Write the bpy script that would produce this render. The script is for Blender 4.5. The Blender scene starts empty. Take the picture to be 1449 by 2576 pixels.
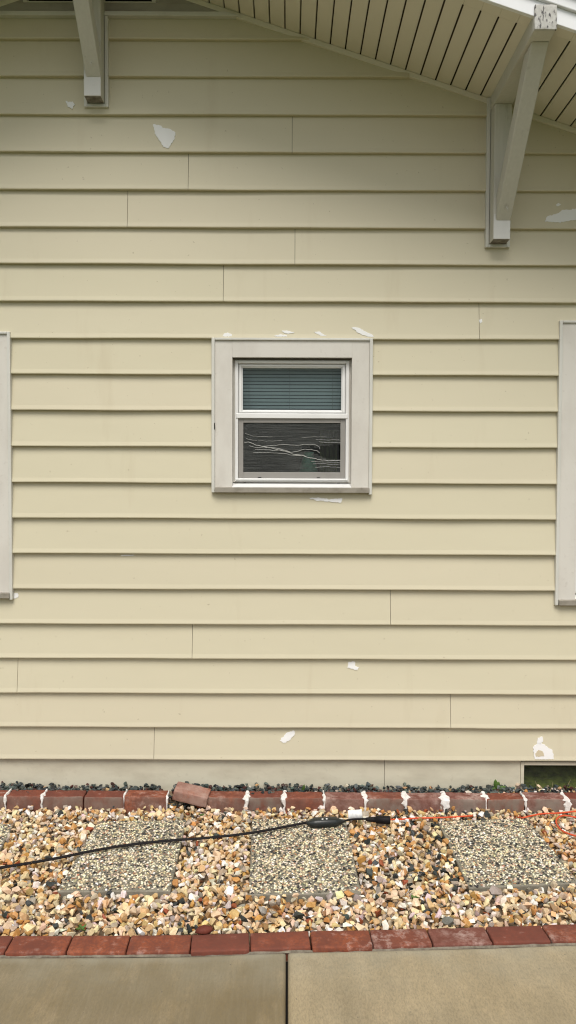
import bpy, math, random
import numpy as np
from mathutils import Vector, Matrix, noise as mnoise

R = math.radians
random.seed(7)
rng = np.random.default_rng(11)
scene = bpy.context.scene
COL = scene.collection

# ------------------------------------------------------------------ camera
PW, PH, F = 1449.0, 2576.0, 1936.0          # pixel grid used for measuring, focal length in it
CAMZ = 1.56
PITCH, ROLL = R(2.16), R(0.22)
cam_d = bpy.data.cameras.new('camera')
cam_d.sensor_fit = 'VERTICAL'; cam_d.sensor_height = 36.0
cam_d.lens = 36.0 * F / PH
cam_d.clip_start = 0.05; cam_d.clip_end = 500
cam = bpy.data.objects.new('camera', cam_d); COL.objects.link(cam)
CM = Matrix.Translation((0, 0, CAMZ)) @ Matrix.Rotation(math.pi/2 - PITCH, 4, 'X') @ Matrix.Rotation(ROLL, 4, 'Z')
cam.matrix_world = CM
scene.camera = cam

# ------------------------------------------------------------------ sky, sun, exposure
world = bpy.data.worlds.new('World'); scene.world = world; world.use_nodes = True
wn = world.node_tree.nodes; wl = world.node_tree.links
SUN_EL = 57
sky = wn.new('ShaderNodeTexSky'); sky.sky_type = 'NISHITA'; sky.sun_disc = False
sky.sun_elevation = R(SUN_EL); sky.sun_rotation = R(180)
sky.air_density = 1.2; sky.dust_density = 3.0; sky.ozone_density = 1.0
hs = wn.new('ShaderNodeHueSaturation'); hs.inputs['Saturation'].default_value = 0.22
wl.new(sky.outputs[0], hs.inputs['Color'])
wl.new(hs.outputs[0], wn['Background'].inputs['Color'])
wn['Background'].inputs['Strength'].default_value = 0.075
sun_d = bpy.data.lights.new('sun', 'SUN'); sun_d.energy = 1.5; sun_d.angle = R(34); sun_d.color = (1, 0.95, 0.87)
sun = bpy.data.objects.new('sun', sun_d); COL.objects.link(sun)
sun.rotation_euler = (R(90 - SUN_EL), 0, R(-4)); sun.location = (0, -6, 9)
vs = scene.view_settings
vs.view_transform = 'Standard'; vs.look = 'None'; vs.gamma = 1; vs.use_curve_mapping = False
vs.exposure = 0.76
scene.cycles.filter_width = 1.15

# ------------------------------------------------------------------ pixel -> point
def ray(x, y):
    d = CM.to_3x3() @ Vector(((x - PW/2)/F, -(y - PH/2)/F, -1.0))
    return Vector((0, 0, CAMZ)), d
def atY(x, y, Y):
    o, d = ray(x, y); return o + d * (Y / d.y)
def atZ(x, y, z):
    o, d = ray(x, y); return o + d * ((z - o.z)/d.z)
W = 4.06                                        # wall plane
ZB0, YB0, ZB1, YB1 = -0.012, 2.66, -0.118, 3.90  # gravel bed profile
def zb(Y):
    t = (Y - YB0)/(YB1 - YB0)
    return ZB0 + (ZB1 - ZB0)*max(-0.2, min(1.2, t))
def atBed(x, y, dz=0.0):
    o, d = ray(x, y)
    k = (ZB1 - ZB0)/(YB1 - YB0)
    # z = ZB0 + dz + k (Y - YB0)
    t = (ZB0 + dz - k*YB0 - o.z)/(d.z - k*d.y)
    return o + d*t

# ------------------------------------------------------------------ object helpers
class MB:
    def __init__(s): s.v = []; s.f = []
    def poly(s, pts):
        n = len(s.v); s.v += [tuple(p) for p in pts]; s.f.append(tuple(range(n, n+len(pts))))
    def box(s, x0, x1, y0, y1, z0, z1, M=None):
        p = [Vector((x, y, z)) for z in (z0, z1) for y in (y0, y1) for x in (x0, x1)]
        if M is not None: p = [M @ q for q in p]
        n = len(s.v); s.v += [tuple(q) for q in p]
        s.f += [tuple(n+i for i in q) for q in ((0,2,3,1),(4,5,7,6),(0,1,5,4),(2,6,7,3),(0,4,6,2),(1,3,7,5))]
        return s
    def prism(s, ring0, ring1):
        n = len(s.v); k = len(ring0)
        s.v += [tuple(p) for p in ring0] + [tuple(p) for p in ring1]
        for i in range(k):
            j = (i+1) % k; s.f.append((n+i, n+j, n+k+j, n+k+i))
        s.f.append(tuple(n+i for i in reversed(range(k)))); s.f.append(tuple(n+k+i for i in range(k)))
        return s
    def tube(s, pts, r, n=8, r_end=None):
        pts = [Vector(p) for p in pts]; base = len(s.v); m = len(pts)
        for i, p in enumerate(pts):
            t = (pts[min(i+1, m-1)] - pts[max(i-1, 0)]).normalized()
            u = t.cross(Vector((0, 0, 1)));
            if u.length < 1e-4: u = Vector((1, 0, 0))
            u.normalize(); w = u.cross(t)
            rr = r[i] if isinstance(r, (list, tuple)) else r
            for a in range(n):
                c = 2*math.pi*a/n; s.v.append(tuple(p + (u*math.cos(c) + w*math.sin(c))*rr))
        for i in range(m-1):
            for a in range(n):
                b = (a+1) % n
                s.f.append((base+i*n+a, base+i*n+b, base+(i+1)*n+b, base+(i+1)*n+a))
        s.f.append(tuple(base+a for a in reversed(range(n)))); s.f.append(tuple(base+(m-1)*n+a for a in range(n)))
        return s
    def mesh(s, name, smooth=False):
        me = bpy.data.meshes.new(name); me.from_pydata(s.v, [], s.f); me.validate(); me.update()
        if smooth: me.polygons.foreach_set('use_smooth', [True]*len(me.polygons))
        return me

def link(name, me, mat=None, parent=None, bevel=0.0):
    o = bpy.data.objects.new(name, me); COL.objects.link(o)
    if mat is not None and len(me.materials) == 0: me.materials.append(mat)
    if parent is not None:
        o.parent = parent
        p = parent; M = Matrix.Identity(4)
        while p is not None: M = p.matrix_basis @ M if p.parent is None else (p.matrix_parent_inverse @ p.matrix_basis) @ M; p = p.parent
        o.matrix_parent_inverse = M.inverted()          # child meshes are written in world coordinates
    if bevel:
        b = o.modifiers.new('bevel', 'BEVEL'); b.width = bevel; b.segments = 2; b.limit_method = 'ANGLE'; b.angle_limit = R(40)
        b.harden_normals = False
    return o
def empty(name, loc=(0, 0, 0), parent=None):
    o = bpy.data.objects.new(name, None); COL.objects.link(o); o.empty_display_size = 0.1
    o.location = loc
    if parent is not None:
        o.parent = parent; o.matrix_parent_inverse = Matrix.Translation(parent.location).inverted()
    return o
def tag(o, label, cat, group=None, kind=None):
    o['label'] = label; o['category'] = cat
    if group: o['group'] = group
    if kind: o['kind'] = kind
    return o

def rounded_box_mesh(name, sx, sy, sz, r, n=(8, 4, 3), amp=0.0, seed=0, freq=30, smooth=True):
    """box with rounded, slightly worn edges, centred in x and y, base at z=0"""
    v = {}; verts = []; faces = []
    h = (sx/2, sy/2, sz/2)
    def lin(k):
        m = n[k]; L = [-1.0, -1 + r/h[k]] + [-1 + r/h[k] + (2 - 2*r/h[k])*i/m for i in range(1, m)] + [1 - r/h[k], 1.0]
        return L
    G = [lin(0), lin(1), lin(2)]
    def vid(p):
        key = tuple(round(q, 5) for q in p)
        if key not in v:
            q = Vector((p[0]*h[0], p[1]*h[1], p[2]*h[2]))
            c = Vector([max(-h[k]+r, min(h[k]-r, q[k])) for k in range(3)])
            d = q - c
            if d.length > 1e-6: q = c + d.normalized()*r
            if amp:
                nv = mnoise.noise_vector(q*freq + Vector((seed*7.3, seed*3.1, 0)))
                n2 = mnoise.noise_vector(q*freq*3 + Vector((seed*1.3, 0, seed*2.1)))
                q = q + nv*amp + n2*amp*0.5
            v[key] = len(verts); verts.append((q.x, q.y, q.z + h[2]))
        return v[key]
    for ax in range(3):
        a, b = [k for k in range(3) if k != ax]
        for s in (-1, 1):
            for i in range(len(G[a])-1):
                for j in range(len(G[b])-1):
                    q = []
                    for (ii, jj) in ((i, j), (i+1, j), (i+1, j+1), (i, j+1)):
                        p = [0, 0, 0]; p[ax] = s; p[a] = G[a][ii]; p[b] = G[b][jj]; q.append(vid(p))
                    flip = (s > 0) ^ (ax == 1)
                    faces.append(tuple(q) if flip else tuple(reversed(q)))
    me = bpy.data.meshes.new(name); me.from_pydata(verts, [], faces); me.update()
    if smooth: me.polygons.foreach_set('use_smooth', [True]*len(me.polygons))
    return me

# ------------------------------------------------------------------ materials
def new_mat(name, base=(0.5, 0.5, 0.5), rough=0.6, spec=0.4):
    m = bpy.data.materials.new(name); m.use_nodes = True
    b = m.node_tree.nodes['Principled BSDF']
    b.inputs['Base Color'].default_value = (*base, 1); b.inputs['Roughness'].default_value = rough
    b.inputs['Specular IOR Level'].default_value = spec
    return m
class NT:
    def __init__(s, m): s.t = m.node_tree; s.n = s.t.nodes; s.l = s.t.links; s.b = s.n['Principled BSDF']
    def coord(s, scale=(1, 1, 1), kind='Object', rnd=False):
        tc = s.n.new('ShaderNodeTexCoord'); mp = s.n.new('ShaderNodeMapping')
        mp.inputs['Scale'].default_value = scale; s.l.new(tc.outputs[kind], mp.inputs['Vector'])
        if rnd:
            oi = s.n.new('ShaderNodeObjectInfo'); mu = s.n.new('ShaderNodeMath'); mu.operation = 'MULTIPLY'; mu.inputs[1].default_value = 57.0
            s.l.new(oi.outputs['Random'], mu.inputs[0]); s.l.new(mu.outputs[0], mp.inputs['Location'])
        return mp.outputs[0]
    def noise(s, vec, scale, detail=4, rough=0.55, dist=0.0):
        n = s.n.new('ShaderNodeTexNoise'); n.inputs['Scale'].default_value = scale; n.inputs['Detail'].default_value = detail
        n.inputs['Roughness'].default_value = rough; n.inputs['Distortion'].default_value = dist
        s.l.new(vec, n.inputs['Vector']); return n.outputs['Fac']
    def ramp(s, fac, stops):
        r = s.n.new('ShaderNodeValToRGB'); e = r.color_ramp.elements
        while len(e) < len(stops): e.new(0.5)
        for k, (p, c) in enumerate(stops):
            e[k].position = p; e[k].color = (*c, 1) if not isinstance(c, (int, float)) else (c, c, c, 1)
        s.l.new(fac, r.inputs['Fac']); return r.outputs['Color']
    def mix(s, fac, a, b, mode='MIX'):
        m = s.n.new('ShaderNodeMix'); m.data_type = 'RGBA'; m.blend_type = mode
        for sock, val in ((m.inputs[0], fac), (m.inputs[6], a), (m.inputs[7], b)):
            if isinstance(val, (int, float)): sock.default_value = val
            elif isinstance(val, tuple): sock.default_value = (*val, 1)
            else: s.l.new(val, sock)
        return m.outputs[2]
    def math(s, op, a, b=None):
        m = s.n.new('ShaderNodeMath'); m.operation = op
        for k, val in enumerate((a, b)):
            if val is None: continue
            if isinstance(val, (int, float)): m.inputs[k].default_value = val
            else: s.l.new(val, m.inputs[k])
        return m.outputs[0]
    def attr(s, name):
        a = s.n.new('ShaderNodeAttribute'); a.attribute_name = name; return a
    def color(s, c): s.l.new(c, s.b.inputs['Base Color'])
    def rough(s, c): s.l.new(c, s.b.inputs['Roughness'])
    def bump(s, h, strength=0.3, dist=0.002, prev=None):
        b = s.n.new('ShaderNodeBump'); b.inputs['Strength'].default_value = strength; b.inputs['Distance'].default_value = dist
        s.l.new(h, b.inputs['Height'])
        if prev is not None: s.l.new(prev, b.inputs['Normal'])
        s.l.new(b.outputs[0], s.b.inputs['Normal']); return b.outputs[0]

def mat_siding():
    m = new_mat('siding_paint', rough=0.55, spec=0.3); t = NT(m)
    c = t.coord(); st = t.coord((0.35, 1, 3.0)); fine = t.coord((1, 1, 6))
    oi = t.n.new('ShaderNodeObjectInfo')
    base = t.ramp(oi.outputs['Random'], [(0.0, (0.592, 0.545, 0.398)), (0.5, (0.612, 0.566, 0.418)), (1.0, (0.606, 0.552, 0.412))])
    a = t.noise(st, 1.6, 5)
    col = t.mix(t.ramp(a, [(0.35, 0.0), (0.75, 0.55)]), base, (0.575, 0.530, 0.388))
    stain = t.noise(t.coord((5, 1, 0.9)), 1.3, 6, 0.6)
    col = t.mix(t.ramp(stain, [(0.60, 0.0), (0.80, 0.35)]), col, (0.47, 0.40, 0.27))
    # splash dirt low on the wall, with its own shape
    sep = t.n.new('ShaderNodeSeparateXYZ'); t.l.new(t.coord(), sep.inputs[0])
    spl = t.math('ADD', t.math('MULTIPLY', sep.outputs['Z'], -1.6), t.math('MULTIPLY', t.noise(c, 2.0, 5), 1.0))
    col = t.mix(t.ramp(spl, [(0.05, 0.0), (0.55, 0.45)]), col, (0.56, 0.515, 0.40))
    sp = t.noise(c, 55, 2)
    col = t.mix(t.ramp(sp, [(0.735, 0.0), (0.76, 0.5)]), col, (0.30, 0.24, 0.15))
    t.color(col)
    h = t.noise(fine, 70, 3); n1 = t.bump(h, 0.10, 0.001)
    h2 = t.noise(t.coord((1.2, 1, 2.2)), 1.8, 2); t.bump(h2, 0.12, 0.03, n1)
    return m
def mat_trim(name, base, dirt, amt=0.5, rough=0.5, scale=(1, 1, 0.5)):
    m = new_mat(name, rough=rough, spec=0.35); t = NT(m)
    a = t.noise(t.coord(scale), 5, 6, 0.6); b = t.noise(t.coord(), 40, 4)
    col = t.mix(t.ramp(a, [(0.45, 0.0), (0.8, amt)]), base, dirt)
    col = t.mix(t.ramp(b, [(0.62, 0.0), (0.75, amt*0.5)]), col, dirt)
    t.color(col); t.bump(b, 0.08, 0.001); return m
def mat_timber():
    m = new_mat('painted_timber', rough=0.6, spec=0.25); t = NT(m)
    g = t.noise(t.coord((14, 14, 1.2)), 5, 5, 0.6); b = t.noise(t.coord((1.5, 1.5, 0.5)), 9, 6, 0.65)
    col = t.mix(t.ramp(g, [(0.3, 0.0), (0.75, 0.35)]), (0.60, 0.585, 0.525), (0.45, 0.435, 0.385))
    col = t.mix(t.ramp(b, [(0.60, 0.0), (0.75, 0.6)]), col, (0.30, 0.275, 0.235))
    c = t.noise(t.coord((3, 3, 1.0)), 16, 3); col = t.mix(t.ramp(c, [(0.76, 0.0), (0.79, 0.8)]), col, (0.10, 0.09, 0.08))
    t.color(col); t.bump(g, 0.25, 0.002); return m
def mat_weathered_end():
    m = new_mat('weathered_timber_end', rough=0.75, spec=0.2); t = NT(m)
    a = t.noise(t.coord((2.0, 1, 0.8)), 42, 4, 0.6); b = t.noise(t.coord(), 60, 5)
    col = t.mix(t.ramp(b, [(0.3, 0.0), (0.7, 0.6)]), (0.58, 0.57, 0.54), (0.36, 0.345, 0.32))
    col = t.mix(t.ramp(a, [(0.55, 0.0), (0.62, 0.92)]), col, (0.07, 0.065, 0.07))
    t.color(col); t.bump(a, 0.5, 0.003); return m
def mat_concrete():
    m = new_mat('sidewalk_concrete', rough=0.85, spec=0.25); t = NT(m)
    big = t.noise(t.coord((1, 1, 1)), 2.6, 6, 0.6); br = t.noise(t.coord((20, 1.5, 1)), 5, 3, 0.6); mid = t.noise(t.coord((1.5, 0.55, 1)), 6, 6, 0.68); fi = t.noise(t.coord((1.3, 0.5, 1)), 130, 4, 0.75)
    oi = t.n.new('ShaderNodeObjectInfo')
    base = t.ramp(t.attr('tone').outputs['Fac'], [(0.0, (0.185, 0.140, 0.072)), (1.0, (0.40, 0.320, 0.195))])
    col = t.mix(t.ramp(big, [(0.40, 0.0), (0.72, 0.45)]), base, (0.275, 0.24, 0.17))
    col = t.mix(t.ramp(big, [(0.55, 0.0), (0.75, 0.35)]), col, (0.33, 0.235, 0.125))
    col = t.mix(t.ramp(br, [(0.40, 0.0), (0.75, 0.14)]), col, (0.43, 0.375, 0.28))
    col = t.mix(t.ramp(mid, [(0.34, 0.42), (0.62, 0.0)]), col, (0.175, 0.145, 0.09)); col = t.mix(t.ramp(mid, [(0.52, 0.0), (0.80, 0.40)]), col, (0.44, 0.34, 0.205))
    col = t.mix(t.ramp(fi, [(0.36, 0.45), (0.58, 0.0)]), col, (0.15, 0.125, 0.085))
    edge = t.attr('edge').outputs['Fac']
    e2 = t.math('MULTIPLY', edge, t.ramp(t.noise(t.coord(), 9, 5), [(0.3, 0.25), (0.7, 1.0)]))
    col = t.mix(t.math('MULTIPLY', e2, 0.7), col, (0.36, 0.35, 0.28))
    spk = t.noise(t.coord(), 75, 1); col = t.mix(t.ramp(spk, [(0.76, 0.0), (0.775, 0.6)]), col, (0.10, 0.09, 0.08))
    t.color(col); n1 = t.bump(fi, 0.35, 0.002); t.bump(br, 0.1, 0.001, n1); return m
def mat_brick(name, dep):
    m = new_mat(name, rough=0.8, spec=0.25); t = NT(m)
    c = t.coord(rnd=True); oi = t.n.new('ShaderNodeObjectInfo')
    base = t.ramp(oi.outputs['Random'], [(0.0, (0.185, 0.055, 0.036)), (0.3, (0.255, 0.072, 0.036)), (0.65, (0.31, 0.088, 0.036)), (0.85, (0.20, 0.070, 0.048)), (1.0, (0.29, 0.15, 0.125))])
    a = t.noise(c, 13, 6, 0.62)
    col = t.mix(t.ramp(a, [(0.38, 0.75), (0.62, 0.0)]), base, (0.125, 0.042, 0.030))
    b = t.noise(c, 95, 3, 0.6); col = t.mix(t.ramp(b, [(0.42, 0.55), (0.55, 0.0)]), col, (0.14, 0.05, 0.035))
    w = t.noise(c, 26, 6, 0.72, 0.0); wm = t.noise(c, 7, 3, 0.5)
    thr = t.math('ADD', w, t.math('MULTIPLY', oi.outputs['Random'], 0.15))
    col = t.mix(t.math('MULTIPLY', t.ramp(thr, [(0.60 - 0.03*dep, 0.0), (0.78, 1.0)]), t.ramp(wm, [(0.45, 0.08), (0.65, 0.75)])), col, (0.50, 0.38, 0.335))
    if dep > 0.5:   # soil and cement film on the face that stood against the ground
        geo = t.n.new('ShaderNodeNewGeometry'); sp = t.n.new('ShaderNodeSeparateXYZ'); t.l.new(t.coord(), sp.inputs[0])
        sn = t.n.new('ShaderNodeSeparateXYZ'); tcn = t.n.new('ShaderNodeTexCoord'); t.l.new(tcn.outputs['Normal'], sn.inputs[0])
        side = t.math('MULTIPLY', t.ramp(t.math('MULTIPLY', sn.outputs['Y'], -1.0), [(0.45, 0.0), (0.75, 1.0)]), t.ramp(t.math('FRACT', t.math('MULTIPLY', oi.outputs['Random'], 7.31)), [(0.1, 0.30), (0.6, 1.0)]))
        g = t.noise(t.coord((1, 1, 0.5), rnd=True), 15, 6, 0.65)
        col = t.mix(t.math('MULTIPLY', side, t.ramp(g, [(0.36, 0.20), (0.60, 0.95)])), col, (0.20, 0.155, 0.125))
        col = t.mix(t.math('MULTIPLY', side, t.ramp(wm, [(0.52, 0.0), (0.66, 0.55)])), col, (0.27, 0.235, 0.20))
    t.color(col); n1 = t.bump(a, 0.5, 0.004); t.bump(b, 0.4, 0.0015, n1); return m
def mat_attr(name, rough=0.6, spec=0.35, scale=70, var=0.5):
    m = new_mat(name, rough=rough, spec=spec); t = NT(m)
    col = t.attr('Col').outputs['Color']; n = t.noise(t.coord(), scale, 4, 0.6); n2 = t.noise(t.coord(), scale*3.5, 3)
    dark = t.mix(1.0, col, (0.70, 0.58, 0.46), 'MULTIPLY')
    c = t.mix(t.ramp(n, [(0.42, var), (0.62, 0.0)]), col, dark)
    t.color(c); t.bump(n2, 0.3, 0.0015); return m
def mat_glass():
    m = bpy.data.materials.new('window_glass'); m.use_nodes = True; nt = m.node_tree; nt.nodes.clear()
    out = nt.nodes.new('ShaderNodeOutputMaterial'); mx = nt.nodes.new('ShaderNodeMixShader'); tr = nt.nodes.new('ShaderNodeBsdfTransparent')
    gl = nt.nodes.new('ShaderNodeBsdfGlossy'); gl.inputs['Roughness'].default_value = 0.01; fr = nt.nodes.new('ShaderNodeFresnel'); fr.inputs['IOR'].default_value = 1.35
    tr.inputs['Color'].default_value = (0.80, 0.86, 0.86, 1)
    nt.links.new(fr.outputs[0], mx.inputs[0]); nt.links.new(tr.outputs[0], mx.inputs[1]); nt.links.new(gl.outputs[0], mx.inputs[2]); nt.links.new(mx.outputs[0], out.inputs[0])
    return m
def mat_screen(name, col, dens, streak=True, rust=None):
    """insect mesh: fine wires, far below a pixel, so partly see-through"""
    m = new_mat(name, col, 0.7, 0.3); t = NT(m)
    if streak:
        s = t.noise(t.coord((2.2, 1, 75)), 3.2, 5, 0.65); g = t.noise(t.coord((1, 1, 1)), 7, 4)
        a = t.math('ADD', t.ramp(s, [(0.42, dens*0.45), (0.66, dens*1.75)]), t.ramp(g, [(0.35, 0.0), (0.75, 0.12)]))
        t.l.new(a, t.b.inputs['Alpha'])
    else:
        w = t.n.new('ShaderNodeTexWave'); w.bands_direction = 'Z'; w.inputs['Scale'].default_value = 42
        t.l.new(t.coord(), w.inputs['Vector'])
        t.l.new(t.ramp(w.outputs['Fac'], [(0.2, dens*0.3), (0.8, dens*0.8)]), t.b.inputs['Alpha'])
    return m
def mat_noise2(name, a, b, scale=8, rough=0.8, sc=(1, 1, 1), bump=0.3):
    m = new_mat(name, rough=rough, spec=0.25); t = NT(m); n = t.noise(t.coord(sc), scale, 6, 0.65)
    t.color(t.mix(t.ramp(n, [(0.35, 0.0), (0.65, 1.0)]), a, b)); t.bump(n, bump, 0.004); return m

M = dict(
    siding=mat_siding(),
    channel=mat_trim('trim_channel_white', (0.62, 0.615, 0.565), (0.42, 0.40, 0.34), 0.45),
    casing=mat_trim('casing_board', (0.645, 0.62, 0.565), (0.44, 0.40, 0.35), 0.6),
    vinyl=mat_trim('window_vinyl', (0.78, 0.78, 0.77), (0.60, 0.585, 0.55), 0.35, 0.35),
    sillface=mat_trim('sill_weathered', (0.30, 0.275, 0.23), (0.15, 0.13, 0.10), 1.0, 0.7, (2, 1, 3)),
    timber=mat_timber(), timber_end=mat_weathered_end(),
    endgrain=mat_noise2('end_grain_dark', (0.12, 0.105, 0.09), (0.28, 0.26, 0.23), 30),
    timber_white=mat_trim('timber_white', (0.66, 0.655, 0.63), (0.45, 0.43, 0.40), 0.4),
    soffit=mat_trim('soffit_panel_paint', (0.72, 0.68, 0.57), (0.64, 0.60, 0.50), 0.4, 0.55, (1, 0.3, 1)),
    fascia=mat_trim('fascia_white', (0.82, 0.83, 0.85), (0.60, 0.60, 0.62), 0.3, 0.4),
    shingle=mat_noise2('asphalt_shingle', (0.03, 0.03, 0.035), (0.075, 0.07, 0.07), 60),
    dark=new_mat('dark_void', (0.015, 0.014, 0.013), 0.9, 0.1),
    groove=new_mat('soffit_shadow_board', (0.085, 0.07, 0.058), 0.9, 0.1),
    vboard=mat_trim('gable_board', (0.36, 0.34, 0.30), (0.20, 0.18, 0.15), 0.8, 0.7, (1, 1, 2)),
    skirt=mat_trim('foundation_panel_paint', (0.595, 0.56, 0.44), (0.43, 0.39, 0.295), 0.75, 0.65, (0.8, 1, 2.0)),
    glass=mat_glass(),
    screenframe=mat_trim('screen_frame_grey', (0.30, 0.285, 0.265), (0.19, 0.18, 0.165), 0.5, 0.45),
    screen=mat_screen('torn_insect_screen', (0.10, 0.105, 0.10), 0.36),
    ventscreen=mat_screen('vent_screen_wire', (0.05, 0.055, 0.04), 0.6, False),
    thread=new_mat('frayed_thread', (0.62, 0.62, 0.59), 0.8, 0.1),
    chip=mat_trim('bare_primer', (0.80, 0.80, 0.79), (0.62, 0.60, 0.57), 0.35, 0.7),
    chipcore=new_mat('old_paint_layer', (0.55, 0.48, 0.34), 0.7, 0.2),
    concrete=mat_concrete(), brick=mat_brick('brick_front_row', 0.2), brick_back=mat_brick('brick_back_row', 0.9),
    mortar=mat_noise2('white_mortar', (0.86, 0.85, 0.83), (0.66, 0.62, 0.58), 45),
    gravel=mat_attr('gravel_stone', 0.55, 0.4, 60, 0.45), slate=mat_attr('dark_gravel_stone', 0.5, 0.4, 60, 0.5),
    pebble=mat_attr('exposed_pebbles', 0.5, 0.4, 110, 0.35),
    slab=mat_noise2('paver_concrete', (0.17, 0.155, 0.12), (0.27, 0.25, 0.20), 25),
    dirt=mat_noise2('soil', (0.10, 0.070, 0.045), (0.19, 0.14, 0.09), 18),
    lawn=mat_noise2('lawn_green', (0.045, 0.075, 0.02), (0.085, 0.11, 0.035), 6),
    moss=mat_noise2('mossy_soil', (0.030, 0.045, 0.010), (0.17, 0.21, 0.04), 22),
    rubber=new_mat('black_rubber', (0.010, 0.008, 0.009), 0.6, 0.2),
    plastic=new_mat('dark_plastic', (0.016, 0.019, 0.019), 0.38, 0.5),
    orange=new_mat('orange_cord_rubber', (0.62, 0.085, 0.028), 0.5, 0.4),
    paper=mat_noise2('white_label_paper', (0.82, 0.82, 0.80), (0.62, 0.63, 0.63), 60),
    led=new_mat('white_button', (0.85, 0.87, 0.85), 0.4),
    leaf=mat_noise2('leaf_green', (0.06, 0.12, 0.022), (0.11, 0.18, 0.04), 30, 0.6),
    dryleaf=mat_noise2('dry_stalk', (0.28, 0.22, 0.11), (0.40, 0.33, 0.18), 30),
    blind=mat_trim('blind_slat', (0.55, 0.58, 0.58), (0.45, 0.47, 0.48), 0.3),
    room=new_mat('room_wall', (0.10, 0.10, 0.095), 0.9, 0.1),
    green=new_mat('green_glazed', (0.09, 0.30, 0.19), 0.35), ochre=mat_noise2('curtain_cloth', (0.34, 0.33, 0.16), (0.24, 0.22, 0.10), 5, 0.9, (20, 1, 0.3)),
    catblack=new_mat('dark_purple_plastic', (0.03, 0.025, 0.04), 0.5),
    redrock=mat_noise2('red_rock', (0.10, 0.022, 0.014), (0.16, 0.04, 0.025), 40, 0.7),
)

# ------------------------------------------------------------------ ground, lawn, sidewalk
g = MB(); g.poly([(-80, -80, -0.17), (80, -80, -0.17), (80, 80, -0.17), (-80, 80, -0.17)])
o = link('ground', g.mesh('ground'), M['lawn']); o['kind'] = 'structure'; o['label'] = 'flat green ground around the house'
g = MB(); g.box(-14, 14, -12, -2.02, -0.16, -0.02)
o = link('lawn', g.mesh('lawn'), M['lawn']); o['kind'] = 'structure'; o['label'] = 'mown green lawn in front of the sidewalk'

BRZ = 0.009                                     # top of the front bricks above the sidewalk
edge_px = [(-420, 2404), (-140, 2404), (10, 2404), (165, 2403.5), (316, 2403), (478, 2401.5), (629, 2396), (722, 2392.5), (784, 2391), (940, 2388), (1090, 2384), (1241, 2379.5), (1387, 2374.5), (1550, 2370), (1850, 2362)]
edge = [atZ(x, y, 0.0) for x, y in edge_px]
def slab_mesh(name, pts_back, xj0, xj1, ybot, tone, side):
    """concrete slab: back edge follows pts_back, front edge at ybot, rounded rim"""
    n = 60; xs = [p.x for p in pts_back]; ys = [p.y for p in pts_back]
    nx, ny = 90, 90; verts = []; tn = []; ed = []
    rows = [0, 0.004, 0.010, 0.02, 0.05] + list(np.linspace(0.09, 1.0, ny-5))
    colsL = [0.0, 0.004, 0.010, 0.02]; Wd = xj1 - xj0
    cols = [c/Wd for c in colsL] + list(np.linspace(0.04/Wd, 1 - 0.04/Wd, nx-8)) + [1 - c/Wd for c in reversed(colsL)]
    for i, u in enumerate(cols):
        x = xj0 + u*Wd; yb = float(np.interp(x, xs, ys)) - 0.003
        for j, v in enumerate(rows):
            y = yb - (v if v <= 0.05 else 0.05 + (v - 0.05)*(yb - ybot - 0.05)/0.95)
            dj = (xj1 - x) if side == 'L' else (x - xj0)
            d = min(yb - y, dj)
            z = -0.010*max(0, 1 - d/0.012)**2
            z += 0.0016*mnoise.noise(Vector((x*3, y*3, 0)))
            verts.append((x, y, z)); tn.append(min(1, max(0, tone + 0.30*mnoise.noise(Vector((x*2.2, y*2.2, 4))) + 0.16*mnoise.noise(Vector((x*7, y*4.5, 8))))))
            ed.append(max(0, 1 - (yb - y)/(0.085 + 0.05*mnoise.noise(Vector((x*6, 2, 0))))))
    faces = []; J = len(rows)
    for i in range(len(cols)-1):
        for j in range(J-1): faces.append((i*J+j, i*J+j+1, (i+1)*J+j+1, (i+1)*J+j))
    # skirt
    ring = [i*J for i in range(len(cols))] + [(len(cols)-1)*J + j for j in range(1, J)] + [i*J + J-1 for i in range(len(cols)-2, -1, -1)] + [j for j in range(J-2, 0, -1)]
    k0 = len(verts)
    for r in ring: verts.append((verts[r][0], verts[r][1], -0.12)); tn.append(tone*0.6); ed.append(0)
    m = len(ring)
    for a in range(m): b = (a+1) % m; faces.append((ring[a], ring[b], k0+b, k0+a))
    me = bpy.data.meshes.new(name); me.from_pydata(verts, [], faces); me.update()
    for nm, dat in (('tone', tn), ('edge', ed)):
        at = me.attributes.new(nm, 'FLOAT', 'POINT'); at.data.foreach_set('value', dat)
    me.polygons.foreach_set('use_smooth', [True]*len(me.polygons))
    return me
jx = atZ(721.5, 2480, 0.0).x
sw = empty('sidewalk', (0, 2.0, 0)); sw['kind'] = 'structure'; sw['label'] = 'tan broom-finished concrete sidewalk with one dark joint'  # unseen near part stretched behind the camera to bounce light onto the eave
o = link('concrete_slab', slab_mesh('concrete_slab', edge, edge[0].x, jx - 0.0035, -2.0, 0.12, 'L'), M['concrete'], sw); o['label'] = 'browner concrete slab left of the joint'
o = link('concrete_slab', slab_mesh('concrete_slab', edge, jx + 0.0035, edge[-1].x, -2.0, 0.95, 'R'), M['concrete'], sw); o['label'] = 'paler concrete slab right of the joint'
g = MB(); g.box(jx - 0.0034, jx + 0.0034, -1.98, 2.50, -0.11, -0.03)
link('joint_filler', g.mesh('joint_filler'), M['dark'], sw)

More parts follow.
